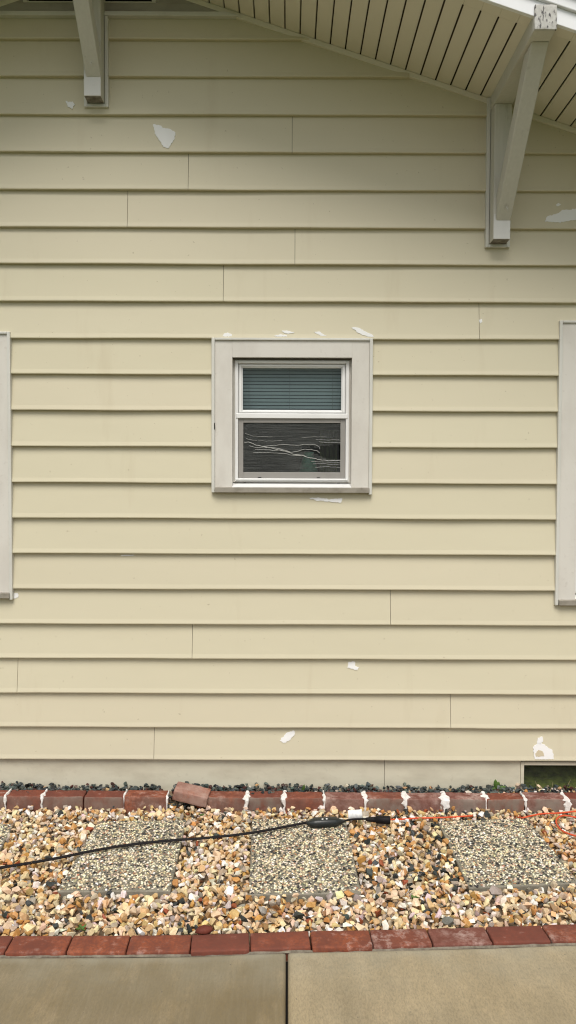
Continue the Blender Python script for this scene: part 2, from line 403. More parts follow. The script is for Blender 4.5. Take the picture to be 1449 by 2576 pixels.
# gravel bed soil (sloped sheet)
g = MB(); nxs = np.linspace(-3.4, 3.4, 8)
for i in range(7):
    g.poly([(nxs[i], 2.50, -0.035), (nxs[i+1], 2.50, -0.035), (nxs[i+1], 2.70, zb(2.70)-0.022), (nxs[i], 2.70, zb(2.70)-0.022)])
    g.poly([(nxs[i], 2.70, zb(2.70)-0.022), (nxs[i+1], 2.70, zb(2.70)-0.022), (nxs[i+1], 3.93, zb(3.93)-0.022), (nxs[i], 3.93, zb(3.93)-0.022)])
    g.poly([(nxs[i], 3.93, zb(3.93)-0.022), (nxs[i+1], 3.93, zb(3.93)-0.022), (nxs[i+1], 4.14, -0.06), (nxs[i], 4.14, -0.06)])
o = link('soil_bed', g.mesh('soil_bed'), M['dirt']); o['kind'] = 'structure'; o['label'] = 'brown soil under the gravel strip'

# ------------------------------------------------------------------ house
ZT = lambda x, y: atY(x, y, W).z
P1, P2 = atY(724.5, 80, W), atY(1240, 256, W)       # soffit meets wall
SL = (P1.z - P2.z)/(P2.x - P1.x)
XR = -0.955; ZR = P1.z + SL*(P1.x - XR)             # ridge
HX0, HX1 = XR - 3.4, XR + 3.4
def zs(x): return ZR - SL*abs(x - XR)
YE = 3.35                                           # outer edge of the overhang
house = empty('house', (XR, W + 3.0, 0))
tag(house, 'cream house with horizontal lap siding, white window trim and bracketed gable eave', 'house')
def part(name, mb, mat, parent=house, bevel=0.0, smooth=False):
    return link(name, mb.mesh(name, smooth), mat, parent, bevel)

# window / vent openings, taken at the wall
cwL, cwR = atY(532, 1050, W-0.03).x, atY(937, 1050, W-0.03).x
cwT, cwB = atY(737, 850, W-0.03).z, atY(737, 1241, W-0.03).z
lwR = atY(28.5, 1170, W-0.03).x; lwT = atY(14, 834, W-0.03).z; lwB = atY(14, 1506, W-0.03).z
rwL = atY(1402, 1170, W-0.03).x; rwT = atY(1430, 806, W-0.03).z; rwB = atY(1430, 1524, W-0.03).z
lwL = lwR - 1.15; rwR = rwL + 0.95
WINS = [(cwL, cwR, cwB, cwT), (lwL, lwR, lwB, lwT), (rwL, rwR, rwB, rwT)]
zTrim = ZT(400, 47)                                 # trim under the gable vent
# rows of siding: lower lip of each plank
row_y = [101, 195, 290.5, 385, 479.5, 574, 666, 760, 853, 943.5, 1034, 1125, 1216, 1305, 1394, 1483, 1571, 1657.5, 1744.5, 1830, 1911.5]
row_z = [atY(724.5, y, W-0.018).z for y in row_y]
seams = {3: [735], 4: [474], 5: [321], 6: [742], 7: [562], 8: [1205], 16: [982], 17: [484], 18: [45], 19: [1133], 20: [388], 0: [-300], 1: [1700], 2: [-500]}
OPEN = []                                           # (x0,x1,z0,z1) cut-outs for planks
for (a, b, c, d) in WINS: OPEN.append((a + 0.006, b - 0.006, c + 0.006, d - 0.006))
# backing wall with openings
def cells(x0, x1, z0, z1, holes):
    xs = sorted({x0, x1, *[h[0] for h in holes], *[h[1] for h in holes]}); zz = sorted({z0, z1, *[h[2] for h in holes], *[h[3] for h in holes]})
    xs = [x for x in xs if x0 <= x <= x1]; zz = [z for z in zz if z0 <= z <= z1]
    for i in range(len(xs)-1):
        for j in range(len(zz)-1):
            cx, cz = (xs[i]+xs[i+1])/2, (zz[j]+zz[j+1])/2
            if any(h[0] < cx < h[1] and h[2] < cz < h[3] for h in holes): continue
            yield xs[i], xs[i+1], zz[j], zz[j+1]
CW = 0.104                                          # casing board width
wall_holes = [(a+CW, b-CW, c+0.04, d-CW) for a, b, c, d in WINS]
zFnd = row_z[-1] + 0.02
g = MB()
zEave = zs(HX1) - 0.02
for (a, b, c, d) in cells(HX0, HX1, zFnd, zEave, wall_holes): g.box(a, b, W, W+0.12, c, d)
g.prism([(HX0, W, zEave), (HX1, W, zEave), (XR, W, ZR)], [(HX0, W+0.12, zEave), (HX1, W+0.12, zEave), (XR, W+0.12, ZR)])
part('wall', g, M['groove'])
g = MB()
for x in (HX0, HX1 - 0.12): g.box(x, x+0.12, W+0.125, W+7.0, -0.2, zEave)
g.box(HX0+0.12, HX1-0.12, W+6.88, W+7.0, -0.2, zEave)
part('side_wall', g, M['siding'])

def plank_y(row, z):
    zt = row_z[row-1] if row else zTrim
    t = (zt - z)/(zt - row_z[row]); return W - 0.003 - 0.022*t
def plank(row, x0, x1, notches=()):
    zbm = row_z[row]; zt = (row_z[row-1] + 0.006) if row else zTrim + 0.004
    xs = list(np.arange(x0, x1, 0.11)) + [x1]
    if xs[-1] - xs[-2] < 0.02: xs.pop(-2)
    for z in (zt, zbm):
        for s in (-1, 1):
            xc = XR + s*(ZR - 0.012 - z)/SL
            if x0 < xc < x1: xs.append(xc)
    for h in notches:
        xs = [x for x in xs if not any(abs(x - e) < 0.004 for e in h[:2])]
        for e in (h[0] - 0.0003, h[0] + 0.0003, h[1] - 0.0003, h[1] + 0.0003):
            if x0 <= e <= x1: xs.append(e)
    xs = sorted(xs); prof = []
    for x in xs:
        top = min(zt, zs(x) - 0.012); lowz = None
        for h in notches:
            if h[0] < x < h[1]:
                if h[3] >= zt - 0.01: top = min(top, h[2] + 0.008)
                else: lowz = h[3] - 0.008
        if top <= (lowz or zbm) + 0.0005: prof.append(None); continue
        dz = 0.0024*mnoise.noise(Vector((x*1.7, row*3.7, 0))) + 0.0007*mnoise.noise(Vector((x*7, row*3.7, 5)))
        dy = 0.0034*mnoise.noise(Vector((x*1.3, row*5.1, 9))) + 0.0010*mnoise.noise(Vector((x*5, row*5.1, 3)))
        b = zbm + dz
        yt = plank_y(row, top); yb = plank_y(row, zbm) + dy; ym = plank_y(row, zbm + 0.025) + dy*0.8
        if lowz is not None:
            yl = plank_y(row, lowz)
            pts = [(W - 0.0006, top), (min(yt, W-0.0012), top), ((yt+yl)/2, (top+lowz)/2), (yl, lowz), (yl, lowz), (yl, lowz), (W - 0.0006, lowz)]
        else:
            # bottom: slight roll outwards, rounded nose, return leg
            pts = [(W - 0.0006, top), (min(yt, W-0.0012), top)]
            if top > zbm + 0.035: pts += [(ym, zbm + 0.025)]
            else: pts += [(yt, top)]
            zz = min(b + 0.006, top)
            pts += [(yb - 0.0012, zz), (yb - 0.0006, min(b + 0.0018, top)), (yb + 0.0015, b), (W - 0.0006, b + 0.001)]
        prof.append([(x, p[0], p[1]) for p in pts])
    mb = MB()
    runs = []; cur = []
    for p in prof:
        if p is None:
            if len(cur) > 1: runs.append(cur)
            cur = []
        else: cur.append(p)
    if len(cur) > 1: runs.append(cur)
    for r in runs:
        n0 = len(mb.v); K = len(r[0])
        for p in r: mb.v += p
        for i in range(len(r)-1):
            for k in range(K-1):
                a = n0 + i*K + k; mb.f.append((a, a+1, a+K+1, a+K))
        mb.f.append(tuple(n0 + k for k in reversed(range(K)))); mb.f.append(tuple(n0 + (len(r)-1)*K + k for k in range(K)))
    return mb if mb.v else None
planks = {}
for row in range(len(row_z)):
    zt = row_z[row-1] if row else zTrim; z0 = row_z[row]
    hit = [h for h in OPEN if h[2] < zt - 0.002 and h[3] > z0 + 0.002]
    cuts = sorted([(h[0], h[1]) for h in hit if h[2] <= z0 + 0.004 and h[3] >= zt - 0.004])
    notches = [h for h in hit if (h[0], h[1]) not in cuts]
    # rows only clipped by the head or sill still run past when the overlap is small
    segs = []; x = HX0 + 0.02
    for a, b in cuts:
        if a > x: segs.append((x, a))
        x = max(x, b)
    segs.append((x, HX1 - 0.02))
    sm = [atY(px, (row_y[row] - 45), W - 0.01).x for px in seams.get(row, [])]
    for a, b in segs:
        pts = [a] + [s for s in sm if a + 0.05 < s < b - 0.05] + [b]
        for i in range(len(pts)-1):
            l = pts[i] + (0.0011 if i else 0); r_ = pts[i+1] - (0.0011 if i < len(pts)-2 else 0)
            mb = plank(row, l, r_, notches)
            if mb:
                po = part('siding_plank', mb, M['siding']); planks.setdefault(row, []).append((l, r_, po))

# paint chips, flat on the plank faces
def chip(px_pts, row, jag=2.2, mat='chip', off=0.0007, seed=0):
    pts = []
    n = len(px_pts)
    rr = random.Random(seed)
    for i in range(n):
        x0, y0 = px_pts[i]; x1, y1 = px_pts[(i+1) % n]
        L = math.hypot(x1-x0, y1-y0); m = max(1, int(L/3.0))
        for k in range(m):
            t = k/m; j = jag if k else jag*0.4
            pts.append((x0 + (x1-x0)*t + rr.uniform(-j, j), y0 + (y1-y0)*t + rr.uniform(-j, j)))
    w3 = [atY(x, y, W - 0.01) for x, y in pts]
    cx = sum(p.x for p in w3)/len(w3); host = None
    for l, r_, po in planks.get(row, []):
        if l <= cx <= r_: host = po
    if host is None: return
    zlo, zhi = row_z[row] + 0.007, (row_z[row-1] if row else zTrim) - 0.002
    fr = [Vector((p.x, plank_y(row, min(max(p.z, zlo), zhi)) - off - 0.0022, min(max(p.z, zlo), zhi))) for p in w3]
    bk = [p + Vector((0, 0.004, 0)) for p in fr]
    mb = MB(); mb.prism(bk, fr)
    me = mb.mesh('paint_chip')
    link('paint_chip', me, M[mat], host)
chip([(385, 312), (402, 316), (414, 323), (428, 325), (441, 334), (440, 348), (431, 367), (424, 376), (412, 373), (403, 357), (392, 342)], 3, 1.6, seed=1)
chip([(166, 255), (173, 259), (184, 258), (190, 266), (184, 277), (172, 272)], 2, 1.5, seed=2)
chip([(1369, 560), (1376, 545), (1397, 540), (1412, 530), (1460, 524), (1475, 545), (1440, 556), (1405, 562)], 5, 1.6, seed=3)
chip([(1398, 516), (1405, 511), (1411, 515), (1404, 520)], 5, 1, seed=4)
chip([(560, 847), (563, 841), (572, 838), (584, 842), (583, 848)], 8, 1, seed=5)
chip([(708, 833), (722, 832), (741, 838), (726, 841), (714, 838)], 8, 1, seed=6)
chip([(790, 837), (803, 835), (812, 841), (822, 847), (806, 846)], 8, 1, seed=7)
chip([(884, 824), (902, 825), (918, 834), (938, 845), (940, 849), (921, 847), (899, 838)], 8, 1.3, seed=8)
chip([(690, 846), (706, 842), (722, 845), (722, 848), (692, 848)], 8, 0.7, seed=31)
chip([(776, 1253), (805, 1252), (830, 1256), (862, 1254), (858, 1264), (840, 1263), (820, 1261), (795, 1259)], 13, 1.4, seed=9)
chip([(876, 1666), (892, 1664), (894, 1676), (903, 1678), (899, 1686), (886, 1682), (874, 1680)], 18, 1.2, seed=10)
chip([(722, 1843), (740, 1838), (741, 1850), (728, 1862), (712, 1868), (703, 1862), (714, 1852)], 20, 1.5, seed=11)
chip([(1340, 1879), (1352, 1868), (1362, 1868), (1372, 1876), (1388, 1886), (1391, 1897), (1389, 1907), (1343, 1907)], 20, 1.5, seed=12)
chip([(1353, 1856), (1364, 1853), (1366, 1862), (1360, 1871), (1350, 1868)], 20, 1.2, seed=13)
chip([(1345, 1893), (1353, 1884), (1364, 1889), (1367, 1900), (1346, 1901)], 20, 1.0, 'chipcore', 0.0016, seed=14)
chip([(31, 1494), (44, 1491), (47, 1500), (38, 1506), (30, 1502)], 16, 1.2, seed=15)
chip([(1205, 805), (1212, 803), (1213, 811), (1206, 815)], 8, 0.8, seed=16)
chip([(303, 1396), (335, 1395.5), (338, 1398), (305, 1399)], 15, 0.6, seed=17)

# foundation panels under the siding, with vent
vx0 = atY(1309, 1940, W+0.004).x; vx1 = vx0 + 0.42; vz1 = atY(1400, 1916, W+0.004).z; vz0 = -0.06
fs = atY(967, 1940, W).x
for a, b in ((HX0, fs - 0.0012), (fs + 0.0012, vx0 - 0.001), (vx1 + 0.001, HX1)):
    g = MB(); g.box(a, b, W - 0.0005, W + 0.06, -0.2, row_z[-1] + 0.012); part('foundation_panel', g, M['skirt'])
g = MB(); g.box(vx0, vx1, W + 0.003, W + 0.05, vz1 + 0.001, row_z[-1] + 0.012); part('foundation_panel', g, M['skirt'])
vent = MB(); t_ = 0.017
vent.box(vx0, vx0+t_, W-0.006, W+0.03, vz0-0.1, vz1); vent.box(vx1-t_, vx1, W-0.006, W+0.03, vz0-0.1, vz1); vent.box(vx0+t_, vx1-t_, W-0.006, W+0.03, vz1-t_, vz1)
vo = part('foundation_vent', vent, M['skirt'], bevel=0.0015); vo['label'] = 'screened crawl space vent low in the foundation'
g = MB(); g.poly([(vx0+t_, W+0.012, vz0-0.1), (vx1-t_, W+0.012, vz0-0.1), (vx1-t_, W+0.012, vz1-t_), (vx0+t_, W+0.012, vz1-t_)])
link('wire_screen', g.mesh('wire_screen'), M['ventscreen'], vo)
g = MB(); g.poly([(vx0, W+0.30, vz1), (vx1, W+0.30, vz1), (vx1, W+0.03, vz0-0.02), (vx0, W+0.03, vz0-0.02)])
link('mossy_soil', g.mesh('mossy_soil'), M['moss'], vo)

# ---------------------------------------------------------------- windows
def frame_boxes(mb, x0, x1, z0, z1, w, y0, y1, wb=None, wt=None):
    wb = w if wb is None else wb; wt = w if wt is None else wt
    mb.box(x0, x0+w, y0, y1, z0, z1); mb.box(x1-w, x1, y0, y1, z0, z1)
    mb.box(x0+w, x1-w, y0, y1, z1-wt, z1); mb.box(x0+w, x1-w, y0, y1, z0, z0+wb); return mb
def window(x0, x1, z0, z1, label, zmeet, screen=True, ear=0.012):
    w = empty('window', ((x0+x1)/2, W, z0), house); w['label'] = label
    ch = 0.017
    def wp(name, mb, mat, bevel=0.0012): return link(name, mb.mesh(name), M[mat], w, bevel)
    for a, b, c, d in ((x0, x0+ch, z0+0.002, z1), (x1-ch, x1, z0-0.006, z1), (x0+ch, x1-ch, z1-ch*0.75, z1)):
        g = MB(); g.box(a, b, W-0.034, W+0.002, c, d); wp('trim_channel', g, 'channel', 0.003)
    zs_ = z0 + 0.030                                  # top of the sill nose
    g = MB(); g.box(x0+ch, x0+CW+0.004, W-0.024, W+0.0, zs_-0.004, z1-0.013); wp('casing_board', g, 'casing')
    g = MB(); g.box(x1-CW-0.004, x1-ch, W-0.024, W+0.0, zs_-0.004, z1-0.013); wp('casing_board', g, 'casing')
    g = MB(); g.box(x0+CW+0.004, x1-CW-0.004, W-0.0245, W+0.0, z1-CW+0.004, z1-0.013); wp('casing_board', g, 'casing')
    # sill: sloping top, weathered nose
    g = MB(); a, b = x0+ch+0.001, x1-ch+0.003
    top0, top1 = zs_, zs_ + 0.030
    g.prism([(a, W-0.044, z0+0.003), (a, W-0.044, zs_), (a, W-0.001, zs_+0.004), (a, W-0.001, z0+0.003)], [(b, W-0.044, z0+0.003), (b, W-0.044, zs_), (b, W-0.001, zs_+0.004), (b, W-0.001, z0+0.003)])
    so = wp('sill', g, 'sillface', 0.002)
    i0, i1 = x0+CW+0.005, x1-CW-0.005
    g = MB(); g.prism([(i0, W-0.036, zs_+0.0008), (i0, W-0.036, zs_+0.003), (i0, W+0.055, top1), (i0, W+0.055, zs_+0.0008)], [(i1, W-0.036, zs_+0.0008), (i1, W-0.036, zs_+0.003), (i1, W+0.055, top1), (i1, W+0.055, zs_+0.0008)])
    wp('sill_slope', g, 'vinyl', 0.0)
    # reveal (jamb liners)
    it, ib = z1-CW+0.004, top1
    for (p, q) in ((i0-0.009, i0), (i1, i1+0.009)):
        g = MB(); g.box(p, q, W+0.0005, W+0.11, zs_, it); wp('jamb', g, 'casing', 0)
    g = MB(); g.box(i0, i1, W+0.0005, W+0.11, it, it+0.006); wp('jamb', g, 'casing', 0)
    # vinyl frame
    fx0, fx1, fz1, fz0 = i0+0.010, i1-0.010, it-0.010, top1-0.003
    g = MB(); frame_boxes(g, i0+0.0005, i1-0.0005, fz0, it-0.0005, 0.011, W+0.022, W+0.09, 0.004, 0.011); wp('outer_stop', g, 'casing', 0.001)
    g = MB(); frame_boxes(g, fx0, fx1, fz0+0.005, fz1, 0.017, W+0.012, W+0.085, 0.016, 0.015); wp('frame', g, 'vinyl', 0.002)
    gx0, gx1, gz0, gz1 = fx0+0.0172, fx1-0.0172, fz0+0.0212, fz1-0.0152
    # upper sash
    g = MB(); frame_boxes(g, gx0, gx1, zmeet, gz1, 0.023, W+0.030, W+0.06, 0.020, 0.021); us = wp('upper_sash', g, 'vinyl', 0.003)
    g = MB(); frame_boxes(g, gx0+0.004, gx1-0.004, zmeet+0.006, gz1-0.005, 0.012, W+0.024, W+0.0295, 0.008, 0.010); link('sash_bead', g.mesh('sash_bead'), M['vinyl'], us, 0.002)
    g = MB(); g.box(gx0+0.02, gx1-0.02, W+0.047, W+0.051, zmeet+0.018, gz1-0.019); link('pane', g.mesh('pane'), M['glass'], us)
    g = MB(); g.box(fx0+0.006, fx1-0.006, W+0.008, W+0.034, zmeet-0.026, zmeet-0.0005); wp('meeting_rail', g, 'vinyl', 0.003)
    # lower sash glass
    g = MB(); frame_boxes(g, gx0, gx1, gz0, zmeet-0.03, 0.012, W+0.062, W+0.082, 0.02, 0.01); ls = wp('lower_sash', g, 'screenframe' if screen else 'vinyl', 0.002)
    g = MB(); g.box(gx0+0.01, gx1-0.01, W+0.070, W+0.074, gz0+0.018, zmeet-0.038); link('pane', g.mesh('pane'), M['glass'], ls)
    for px in (0.1, 0.9):
        g = MB(); xx = i0 + (i1-i0)*px; g.box(xx-0.007, xx+0.007, W+0.0315, W+0.034, top1-0.0095, top1-0.0045); wp('weep_hole', g, 'dark', 0)
    g = MB(); g.box(fx0+0.005, fx1-0.005, W+0.004, W+0.0115, fz0+0.012, fz0+0.0185); wp('screen_track', g, 'vinyl', 0.002)
    if screen:
        sx0, sx1, sz0, sz1 = gx0+0.001, gx1-0.001, gz0+0.001, zmeet-0.0265
        g = MB(); frame_boxes(g, sx0, sx1, sz0, sz1, 0.026, W+0.020, W+0.029, 0.032, 0.022); sf = wp('screen_frame', g, 'screenframe', 0.0015)
        for px in (0.2, 0.75):
            g = MB(); xx = sx0 + (sx1-sx0)*px; g.box(xx-0.008, xx+0.008, W+0.0165, W+0.0195, sz0+0.001, sz0+0.005); link('tab', g.mesh('tab'), M['dark'], sf)
        return w, sf, (sx0+0.026, sx1-0.026, sz0+0.032, sz1-0.022), (gx0, gx1, gz0, gz1)
    return w, None, None, (gx0, gx1, gz0, gz1)
zm = atY(737, 1041, W+0.03).z
win, sframe, SB, GB = window(cwL, cwR, cwB, cwT, 'small double-hung window with torn insect screen', zm)
window(lwL, lwR, lwB, lwT, 'tall white-trimmed window at the left edge', (lwB+lwT)/2, False)
window(rwL, rwR, rwB, rwT, 'tall white-trimmed window at the right edge', (rwB+rwT)/2, False)
# nick in the left trim channel
g = MB(); nk = atY(540, 1072, W-0.034); g.box(nk.x-0.003, nk.x+0.002, W-0.0350, W-0.0335, nk.z-0.017, nk.z+0.017)
link('slot', g.mesh('slot'), M['dark'], win)
# torn mesh: sheet with a gap, and loose threads
sx0, sx1, sz0, sz1 = SB; sw_, sh_ = sx1-sx0, sz1-sz0
ys = W + 0.024
def sp(u, v, d=0): return Vector((sx0 + u*sw_, ys - d, sz1 - v*sh_))
hole = (0.80, 0.992, 0.43, 0.74)
g = MB()
nu, nv = 48, 30
for i in range(nu):
    for j in range(nv):
        u, v = (i+0.5)/nu, (j+0.5)/nv
        uu = (u - 0.66)/0.34
        lo = 0.50 - 0.08*max(0, uu) + 0.015*math.sin(u*60); hi = 0.56 + 0.19*max(0, min(1, uu*1.4))
        if u > 0.60 and u < 0.99 and lo < v < hi: continue
        g.poly([sp(i/nu, (j+1)/nv), sp((i+1)/nu, (j+1)/nv), sp((i+1)/nu, j/nv), sp(i/nu, j/nv)])
link('insect_mesh', g.mesh('insect_mesh'), M['screen'], sframe)
thr = [
    ([(0.01, .39), (.07, .40), (.13, .45), (.20, .48), (.27, .50), (.36, .55), (.45, .58), (.52, .64), (.60, .65), (.66, .70), (.74, .72), (.80, .75), (.90, .765), (1.0, .76)], .0011),
    ([(.20, .48), (.32, .455), (.42, .44), (.55, .455), (.66, .43), (.74, .44), (.78, .48), (.79, .53)], .0008),
    ([(.22, .49), (.34, .51), (.44, .56), (.50, .60), (.57, .57), (.63, .53), (.70, .54), (.76, .56), (.79, .61)], .0009),
    ([(.12, .55), (.22, .54), (.31, .56), (.40, .55), (.48, .61), (.56, .66), (.62, .65)], .0007),
    ([(.10, .61), (.20, .60), (.30, .61), (.42, .62), (.52, .66), (.63, .67), (.70, .72)], .0007),
    ([(.06, .47), (.14, .50), (.22, .51), (.30, .50)], .0006), ([(.02, .22), (.10, .27), (.18, .28), (.30, .285)], .0005),
    ([(.75, .335), (.85, .345), (.93, .34), (1.0, .345)], .0005), ([(.78, .38), (.88, .40), (.95, .395), (1.0, .40)], .0006),
    ([(.72, .83), (.83, .82), (.92, .845), (1.0, .83)], .0005), ([(.74, .90), (.85, .885), (1.0, .90)], .0005), ([(.70, .78), (.82, .79), (1.0, .80)], .0005),
    ([(.15, .365), (.28, .37), (.40, .36)], .0004), ([(.60, .30), (.72, .28), (.86, .285)], .0004), ([(.03, .32), (.09, .35), (.14, .36)], .0005)]
for k, (pl, r_) in enumerate(thr):
    pts = []
    for i in range(len(pl)-1):
        for s in range(6):
            t = s/6; u = pl[i][0]*(1-t) + pl[i+1][0]*t; v = pl[i][1]*(1-t) + pl[i+1][1]*t
            v += 0.010*mnoise.noise(Vector((u*28, k*5.0, 0)))
            pts.append(sp(u, v, 0.003 + 0.001*math.sin(u*20 + k)))
    pts.append(sp(*pl[-1], 0.003))
    g = MB(); g.tube(pts, r_, 5); link('loose_thread', g.mesh('loose_thread', True), M['thread'], sframe)

# room behind the wall
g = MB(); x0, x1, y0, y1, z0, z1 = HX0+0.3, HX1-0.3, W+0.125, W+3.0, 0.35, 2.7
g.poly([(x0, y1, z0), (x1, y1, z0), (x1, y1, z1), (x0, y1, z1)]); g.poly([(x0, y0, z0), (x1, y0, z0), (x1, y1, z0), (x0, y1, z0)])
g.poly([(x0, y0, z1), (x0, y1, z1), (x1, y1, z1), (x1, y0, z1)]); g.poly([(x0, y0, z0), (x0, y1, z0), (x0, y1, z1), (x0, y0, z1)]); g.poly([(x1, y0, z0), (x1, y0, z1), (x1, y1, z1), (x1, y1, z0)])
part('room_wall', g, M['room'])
# blind hanging inside the small window
bl = empty('window_blind', ((cwL+cwR)/2, W+0.12, GB[3]))
tag(bl, 'grey horizontal slat blind hanging behind the upper pane of the small window', 'window blind')
bx0, bx1 = GB[0] - 0.02, GB[1] + 0.02
g = MB(); g.box(bx0, bx1, W+0.098, W+0.122, GB[3]-0.012, GB[3]+0.02); link('head_rail', g.mesh('head_rail'), M['blind'], bl)
zz = GB[3] - 0.016; zend = zm + 0.018
while zz > zend:
    g = MB(); c = Vector(((bx0+bx1)/2, W+0.11, zz)); Mx = Matrix.Translation(c) @ Matrix.Rotation(R(78), 4, 'X')
    g.box(-(bx1-bx0)/2, (bx1-bx0)/2, -0.0076, 0.0076, -0.0004, 0.0004, Mx); link('slat', g.mesh('slat'), M['blind'], bl); zz -= 0.0186
g = MB(); g.box(bx0, bx1, W+0.100, W+0.120, zz-0.004, zz+0.008); link('bottom_rail', g.mesh('bottom_rail'), M['blind'], bl)
for u in (0.12, 0.48, 0.86):
    xx = bx0 + (bx1-bx0)*u; g = MB(); g.tube([(xx, W+0.0965, GB[3]), (xx, W+0.0965, zz)], 0.0009, 5); link('cord', g.mesh('cord'), M['screenframe'], bl)
# dark cat figurine standing on the meeting rail inside
kx, ky, kz = atY(738, 1032, W+0.085).x, W+0.088, zm - 0.002
g = MB(); prof = [(-.042, 0), (-.040, .012), (-.030, .021), (-.012, .023), (.004, .016), (.016, .016), (.022, .022), (.026, .030), (.031, .022), (.036, .022), (.041, .030), (.043, .018), (.044, .006), (.044, 0)]
g.prism([(kx+a, ky+0.006, kz+b) for a, b in prof], [(kx+a, ky-0.006, kz+b) for a, b in prof])
co = link('cat_figurine', g.mesh('cat_figurine'), M['catblack'], None, 0.002); tag(co, 'small dark cat figure standing inside the upper window pane', 'figurine')
g = MB(); g.box(GB[0], GB[1], W+0.0605, W+0.098, zm-0.022, zm-0.002); link('inner_rail', g.mesh('inner_rail'), M['catblack'], win)
# green vase and curtain inside
def lathe(prof, c, n=20):
    mb = MB()
    for (r_, z) in prof:
        for a in range(n): mb.v.append((c[0] + r_*math.cos(2*math.pi*a/n), c[1] + r_*math.sin(2*math.pi*a/n), c[2] + z))
    for i in range(len(prof)-1):
        for a in range(n): b = (a+1) % n; mb.f.append((i*n+a, i*n+b, (i+1)*n+b, (i+1)*n+a))
    mb.f.append(tuple(reversed(range(n)))); mb.f.append(tuple((len(prof)-1)*n + a for a in range(n)))
    return mb
vp = atY(776, 1195, W+0.17); 
vb = lathe([(0.046, 0), (0.052, 0.01), (0.047, 0.04), (0.036, 0.085), (0.026, 0.11), (0.028, 0.125)], (vp.x, W+0.17, vp.z))
vo_ = link('green_vase', vb.mesh('green_vase', True), M['green']); tag(vo_, 'green vase standing inside behind the torn screen', 'vase')
g = MB(); g.box(cwL+0.08, cwR-0.08, W+0.121, W+0.26, vp.z-0.02, vp.z-0.0005); link('inner_sill', g.mesh('inner_sill'), M['room'], win)
g = MB(); cx0, cx1 = atY(806, 1120, W+0.3).x, atY(848, 1120, W+0.3).x; pts0 = []; pts1 = []
for i in range(25):
    t = i/24; x = cx0 + (cx1-cx0)*t; y = W + 0.30 + 0.012*math.sin(t*24); pts0.append((x, y, 1.1)); pts1.append((x, y, 1.86))
for i in range(24): g.poly([pts0[i], pts0[i+1], pts1[i+1], pts1[i]])
co = link('curtain', g.mesh('curtain', True), M['ochre'], None); co.modifiers.new('thickness', 'SOLIDIFY').thickness = 0.003
tag(co, 'olive curtain hanging inside, seen through the tear in the screen', 'curtain')

# ---------------------------------------------------------------- gable vent, soffit, roof
gv = empty('gable_vent', (XR, W, zTrim), house)
def clipx(z): return (ZR - 0.02 - z)/SL
zt0 = ZT(400, 49); zt1 = ZT(400, 38)
g = MB(); hw0, hw1 = clipx(zt0), clipx(zt1)
ring = [(XR-hw0, zt0), (XR+hw0, zt0), (XR+hw1, zt1), (XR-hw1, zt1)]
g.prism([(x, W+0.0, z) for x, z in ring], [(x, W-0.034, z) for x, z in ring]); link('trim_channel', g.mesh('trim_channel'), M['channel'], gv, 0.003)
zbd = ZT(300, 14); ring = [(XR-hw1, zt1+0.0005), (XR+hw1, zt1+0.0005), (XR+clipx(zbd), zbd), (XR-clipx(zbd), zbd)]
g = MB(); g.prism([(x, W+0.0, z) for x, z in ring], [(x, W-0.020, z) for x, z in ring]); link('bottom_board', g.mesh('bottom_board'), M['vboard'], gv)
vxl, vxr = atY(62, 6, W).x, atY(395, 6, W).x
g = MB()
for (a, b, c, d) in ((vxl, vxl+0.022, zbd+0.0005, zbd+0.16), (vxr-0.022, vxr, zbd+0.0005, zbd+0.14), (vxl+0.022, vxr-0.022, zbd+0.0005, zbd+0.005)): g.box(a, b, W-0.028, W-0.001, c, d)
link('vent_frame', g.mesh('vent_frame'), M['channel'], gv, 0.002)
for k in range(5):
    g = MB(); Mx = Matrix.Translation((0, W-0.010, zbd+0.030+0.028*k)) @ Matrix.Rotation(R(-40), 4, 'X'); g.box(vxl+0.023, vxr-0.023, -0.014, 0.014, -0.001, 0.001, Mx); link('louvre', g.mesh('louvre'), M['dark'], gv)
for s, xa in ((-1, vxl-0.001), (1, vxr+0.001)):
    g = MB(); zc = zbd+0.0005; xb = XR + s*clipx(zc); ring = [(xa, zc), (xb, zc), (xa, ZR - SL*abs(xa-XR) - 0.02)]
    if s < 0: ring.reverse()
    g.prism([(x, W+0.0, z) for x, z in ring], [(x, W-0.020, z) for x, z in ring]); link('side_board', g.mesh('side_board'), M['vboard'], gv)

